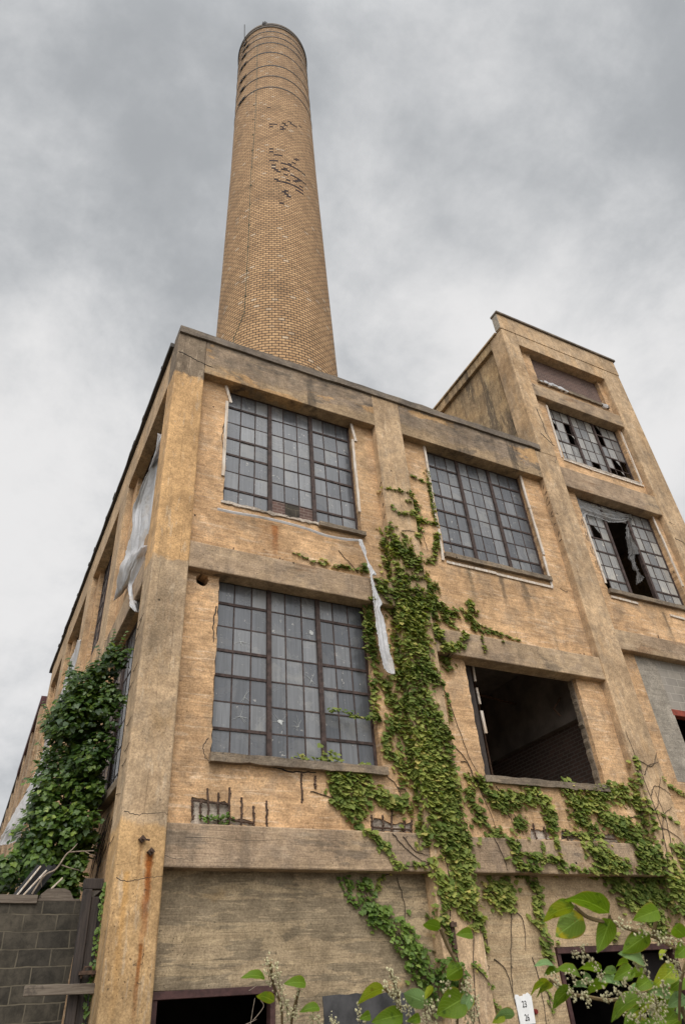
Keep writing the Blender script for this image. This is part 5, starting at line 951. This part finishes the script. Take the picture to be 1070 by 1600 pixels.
for k in range(6):
    a = rv.uniform(-.75, -.05); st.tube(smooth_path([(a*.5-.1, 2.0, 0), (a*.8, 2.1, 2.4), (a, rv.uniform(1.8, 2.3), 3.6), (a*.8+rv.uniform(-.2, .1), rv.uniform(1.9, 2.4), 5.0), (a*.6, 2.1, 6.4)], 5), .02, .006, n=5)
st.build('stem', M['stem'], Vn)
# dead tendrils clinging to the side wall beside it
mb = MB()
for k in range(46):
    y_ = rv.uniform(.75, 2.6); z_ = rv.uniform(3.6, 4.7); L = rv.uniform(.3, .8)
    pts = [(.155, y_, z_), (.15, y_+L*.35+rv.uniform(-.1, .1), z_-L*.35), (.155, y_+L*.5+rv.uniform(-.15, .15), z_-L*.75)]
    if pts[-1][2] < 3.55: continue
    mb.tube(smooth_path(pts, 4), .006, .003, n=4)
for k in range(10):
    y_ = rv.uniform(.02, .4); z_ = rv.uniform(3.3, 7.8); mb.tube(smooth_path([(-.006, y_+.3, z_), (-.012, y_+.15, z_-.03), (-.005, y_, z_+rv.uniform(-.1, .1))], 4), .006, .003, n=4)
tag(mb.build('dead_tendrils', M['stem'], None), 'bare dead vine tendrils clinging to the side wall under the window sill', 'vine')

# ------------------------------------------------------------------ block wall, timber and debris on the left
BW = thing('block_wall', (-1.5, 1.0, 0), 'low dark cinder block wall standing left of the factory corner', 'wall')
mb = MB(); mb.slab(jag([(-4.2, 0), (-.26, 0), (-.25, 1.9), (-.23, 2.5), (-.21, 3.19), (-4.2, 3.19)], .19, .012, keep=(0, 4, 5)), [], .90, 1.10, XZ); mb.build('blockwork', M['darkblock'], BW)
def piece(name, pts, w_, t_, mat, label, cat, side=(0, 0, 1)):
    mb = MB(); mb.bar(pts[0], pts[1], w_, t_, side)
    o = mb.build(name, mat, None, bevel=.006); return tag(o, label, cat, {'plank': 'loose planks by the block wall', 'lath': 'laths leaning on the scrap sheet'}[cat])
piece('plank', [(-2.6, .93, 3.235), (-.78, .93, 3.21)], .10, .12, M['plank'], 'grey weathered plank lying along the top of the block wall', 'plank')
piece('plank', [(-.86, 1.0, 3.21), (-.23, 1.0, 3.205)], .03, .16, M['plank'], 'thin short board on the right end of the block wall top', 'plank')
mb = MB(); mb.slab(jag([(-.72, 3.22), (-.31, 3.22), (-.37, 3.32), (-.45, 3.355), (-.66, 3.35), (-.74, 3.28)], .09, .012), [], .98, 1.16, XZ)
tag(mb.build('timber_block', M['plank'], None), 'rotten chunk of timber lying on the block wall top', 'timber')
piece('plank', [(-.80, .40, 2.195), (.0, .40, 2.185)], .105, .06, M['plank'], 'short horizontal rail plank fixed across the dark post', 'plank')
P_ = thing('gate_post', (-.16, .5, 0), 'dark upright timber gate post between the block wall and the corner', 'post')
mb = MB(); mb.box(-.27, -.16, .48, .60, 0, 3.27); mb.build('upright', M['post'], P_, bevel=.012)
mb = MB(); mb.box(-.157, -.05, .52, .62, 0, 3.19); mb.build('upright', M['post'], P_, bevel=.012)
mb = MB(); mb.box(-.275, -.03, .50, .62, 3.272, 3.40); mb.build('head_block', M['post'], P_, bevel=.012)
mb = MB(); mb.box(-.20, -.005, .40, .475, 2.33, 2.37); mb.tube([(-.17, .44, 2.30), (-.14, .40, 2.41), (-.07, .40, 2.41), (-.03, .44, 2.31)], .014); mb.build('hinge', M['rust'], P_)
FR = thing('door_frame', (.05, .68, 0), 'narrow pale timber door frame on the side wall behind the gate post', 'door frame')
mb = MB(); mb.box(.03, .13, .67, .73, 0, 3.40); mb.build('jamb', M['plank'], FR); mb = MB(); mb.box(.03, .13, .735, 2.36, 3.33, 3.42); mb.build('head', M['plank'], FR)
mb = MB(); mb.box(.10, .12, .74, 2.35, 0, 3.32); mb.build('door', M['dark'], FR)
iv_s = [(.05, [(-.045, 3.3)])]
mb = MB(); st = MB(); P = smooth_path([(-.02, .52, 0), (-.05, .5, 1.9), (-.03, .5, 2.4), (-.02, .5, 2.9), (-.01, .5, 3.3)], 8); st.tube(P, .006)
for q in P:
    if q.z < 1.5: continue
    for k in range(5):
        nrm = Vector((rv.gauss(-.3, .4), -1, rv.uniform(.2, .9))).normalized(); dr = Vector((rv.gauss(0, .4), 0, -1)); dr = (dr-nrm*dr.dot(nrm)).normalized()
        add_leaf(mb, q+Vector((rv.uniform(-.03, .03), rv.uniform(-.03, 0), rv.uniform(-.1, .1))), dr, nrm, rv.uniform(.03, .055))
e = thing('ivy', (-.03, .5, 0), 'thin line of small ivy leaves climbing between the gate post and the corner', 'ivy'); mb.build('leaves', M['ivylow'], e, fix=False); st.build('stem', M['stem'], e)
mb = MB()
for k in range(4):
    a = -1.06+k*.072; mb.bar((a, 1.15, 3.25+.01*k), (a+.27, 1.28, 3.68), .075, .012, (1, (-.35, .35)[k % 2], 0))
tag(mb.build('tar_paper', M['tar'], None), 'leaning black corrugated scrap sheet behind the block wall', 'scrap')
for i, (a, b) in enumerate((((-.98, 1.05, 3.24), (-.70, 1.14, 3.60)), ((-1.04, 1.1, 3.26), (-.78, 1.2, 3.66)), ((-.72, 1.0, 3.24), (-.48, 1.1, 3.50)))):
    piece('lath', [a, b], .022, .016, M['batten'], ('pale thin lath leaning on the middle of the scrap sheet', 'pale thin lath along the left edge of the scrap sheet', 'short pale lath leaning right of the scrap sheet')[i], 'lath')
mb = MB()
for pts, r in (([(-.87,.75,3.25),(-.76,.72,3.46),(-.63,.7,3.54),(-.53,.7,3.72),(-.45,.7,3.75),(-.18,.7,3.77)], .014), ([(-.53,.7,3.72),(-.46,.7,3.79),(-.41,.72,3.86)], .009), ([(-.57,.72,3.59),(-.45,.7,3.55),(-.33,.72,3.53)], .008), ([(-.76,.72,3.46),(-.80,.7,3.42),(-.77,.74,3.33)], .009), ([(-.3,.7,3.76),(-.22,.68,3.72),(-.15,.7,3.71)], .006)):
    mb.tube(smooth_path(pts, 5), r, r*.5)
tag(mb.build('dead_branch', M['deadwood'], None), 'bleached dead branch sprawling over the block wall below the vine', 'branch')

# ------------------------------------------------------------------ number plate on the lower right bay
S_ = thing('number_plate', (6.37, .24, 1.5), 'torn white plate numbered 23 and 26 on the lower wall', 'sign')
mb = MB(); mb.slab([(6.22,1.46),(6.51,1.46),(6.525,1.80),(6.46,1.845),(6.43,1.825),(6.38,1.83),(6.36,1.80),(6.335,1.81),(6.30,1.80),(6.27,1.825),(6.22,1.83),(6.205,1.78)], [], .228, .246, XZ)
mb.build('plate', M['enamel'], S_)
def text(s, x, z, size, parent):
    cu = bpy.data.curves.new('numerals', 'FONT'); cu.body = s; cu.size = size; cu.align_x = 'CENTER'; cu.align_y = 'CENTER'; cu.extrude = .001; cu.offset = .0012
    t = bpy.data.objects.new('numerals', cu); COL.objects.link(t)
    bpy.context.view_layer.update()
    me = bpy.data.meshes.new_from_object(t.evaluated_get(bpy.context.evaluated_depsgraph_get()))
    bpy.data.objects.remove(t); bpy.data.curves.remove(cu)
    mm = Matrix.Translation((x, .226, z)) @ Matrix.Rotation(PI/2, 4, 'X') @ Matrix.Diagonal((.8, 1, 1, 1)); me.transform(mm)
    me.materials.clear(); me.materials.append(M['ink'])
    o = bpy.data.objects.new('numerals', me); COL.objects.link(o); attach(o, parent)
text('23', 6.36, 1.70, .115, S_); text('26', 6.365, 1.535, .115, S_)
mb = MB(); mb.tube([(6.56, .25, 1.60), (6.56, .215, 1.60)], .036, .030, n=14); tag(mb.build('wall_cap', M['redcap'], None), 'small dark red round cap on the wall right of the number plate', 'wall cap')

# ------------------------------------------------------------------ knotweed in the foreground
def kleaf(mb, uvs, a, b, w_, rnd):
    a = Vector(a); b = Vector(b); d_ = b-a; L = d_.length; dr = d_.normalized()
    view = ((a+b)/2-CAM).normalized()
    sd_ = dr.cross(view).normalized()
    true = max(w_, L*.5); tilt = math.acos(min(1, w_/true))*rnd.choice((-1, 1)) if true > w_ else rnd.uniform(-.25, .25)
    sd_ = Matrix.Rotation(tilt, 3, dr) @ sd_; nrm = sd_.cross(dr)
    if nrm.z < 0: nrm = -nrm
    n, m = 12, 6; o = len(mb.v)
    for i in range(n+1):
        t = i/n
        wid = true/2*(math.sin(PI*min(1, t**.62))**.75)*(1 if t < .8 else 1-.25*(t-.8)/.2)+.0003
        arch = math.sin(PI*t)*.10*L-.05*L*t*t
        for j in range(m+1):
            v = j/m*2-1
            q = a+dr*(t*L-.02*L*abs(v)*math.sin(PI*t))+sd_*(v*wid)+nrm*(arch+abs(v)*wid*.28+.012*L*math.sin(t*17+v*3)*abs(v))
            mb.v.append(tuple(q)); uvs.append((t, v))
    for i in range(n):
        for j in range(m): mb.f.append((o+i*(m+1)+j, o+i*(m+1)+j+1, o+(i+1)*(m+1)+j+1, o+(i+1)*(m+1)+j))
def knotweed(data, label, ground_x, seed):
    rnd = random.Random(seed); leaves, stems, flowers = data
    e = thing('knotweed', (ground_x[0], ground_x[1], 0), label, 'knotweed', 'knotweed plants in the foreground')
    for (a, b, w_, kk) in leaves:
        mb = MB(); uvs = []; kleaf(mb, uvs, a, b, w_, rnd)
        o = mb.build('leaf', M['kw%d' % kk], e, smooth=True, fix=False)
        ul = o.data.uv_layers.new(name='leaf')
        for lp in o.data.loops: ul.data[lp.index].uv = uvs[lp.vertex_index]
    mb = MB()
    for i, pts in enumerate(stems):
        mb = MB(); P = smooth_path(pts, 6); mb.tube(P, .0045, .003)
        if i < 2:      # carried down to the ground
            q = P[-1] if P[-1].z < P[0].z or i == 0 else P[0]
            mb.tube(smooth_path([q, q+Vector((.05, .03, -.5)), Vector((ground_x[0]+.1*i, ground_x[1], 0))], 6), .006, .01)
        mb.build('stem', M['kstem'], e)
    for pts in flowers:
        fb = MB(); sb = MB(); P = smooth_path(pts, 10); L = (P[-1]-P[0]).length; sb.tube(P, .0009, n=4)
        for _ in range(int(14+L*430)):
            q = P[rnd.randrange(len(P))]+Vector((rnd.gauss(0, 1), rnd.gauss(0, 1), rnd.gauss(0, 1)))*.0055
            r = rnd.uniform(.0014, .0032); o = len(fb.v)
            ax = [Vector((1,0,0)), Vector((0,1,0)), Vector((0,0,1))]; Q = Matrix.Rotation(rnd.uniform(0, 3), 3, 'X') @ Matrix.Rotation(rnd.uniform(0, 3), 3, 'Z')
            vv = [q+Q @ (x_*(r*s_*(1.5 if i == 2 else 1))) for i, x_ in enumerate(ax) for s_ in (1, -1)]
            fb.v += [tuple(v) for v in vv]
            for f in ((0,2,4),(2,1,4),(1,3,4),(3,0,4),(2,0,5),(1,2,5),(3,1,5),(0,3,5)): fb.f.append(tuple(o+i for i in f))
        fo = fb.build('flower_spray', M['flower'], e, fix=False); sb.build('flower_stalk', M['kstem'], fo, fix=False)
knotweed(KNOT_RIGHT, 'large leafy knotweed branch with cream blossom at the lower right', (-.6, -8.6), 3)
knotweed(KNOT_MID, 'knotweed tops with dark broad leaves at the bottom centre, under the ivy', (-1.3, -8.5), 4)
knotweed(KNOT_LEFT, 'small knotweed sprig with four leaves in front of the left doorway', (-1.75, -8.4), 5)
# dry twigs in the left doorway
mb = MB(); 
for pts in ([(1.75, .05, .6), (1.85, .0, 1.6), (1.93, .02, 1.98)], [(1.9, .0, 1.75), (2.02, -.05, 1.88), (1.98, -.05, 1.95)], [(1.75, .0, 1.7), (1.95, 0, 1.76)], [(1.85, .02, 2.06), (1.95, 0, 2.11)]): mb.tube(smooth_path(pts, 4), .006, .003, n=4)
tag(mb.build('dry_twigs', M['deadwood'], None), 'pale dry weed twigs standing in front of the left doorway', 'twigs')
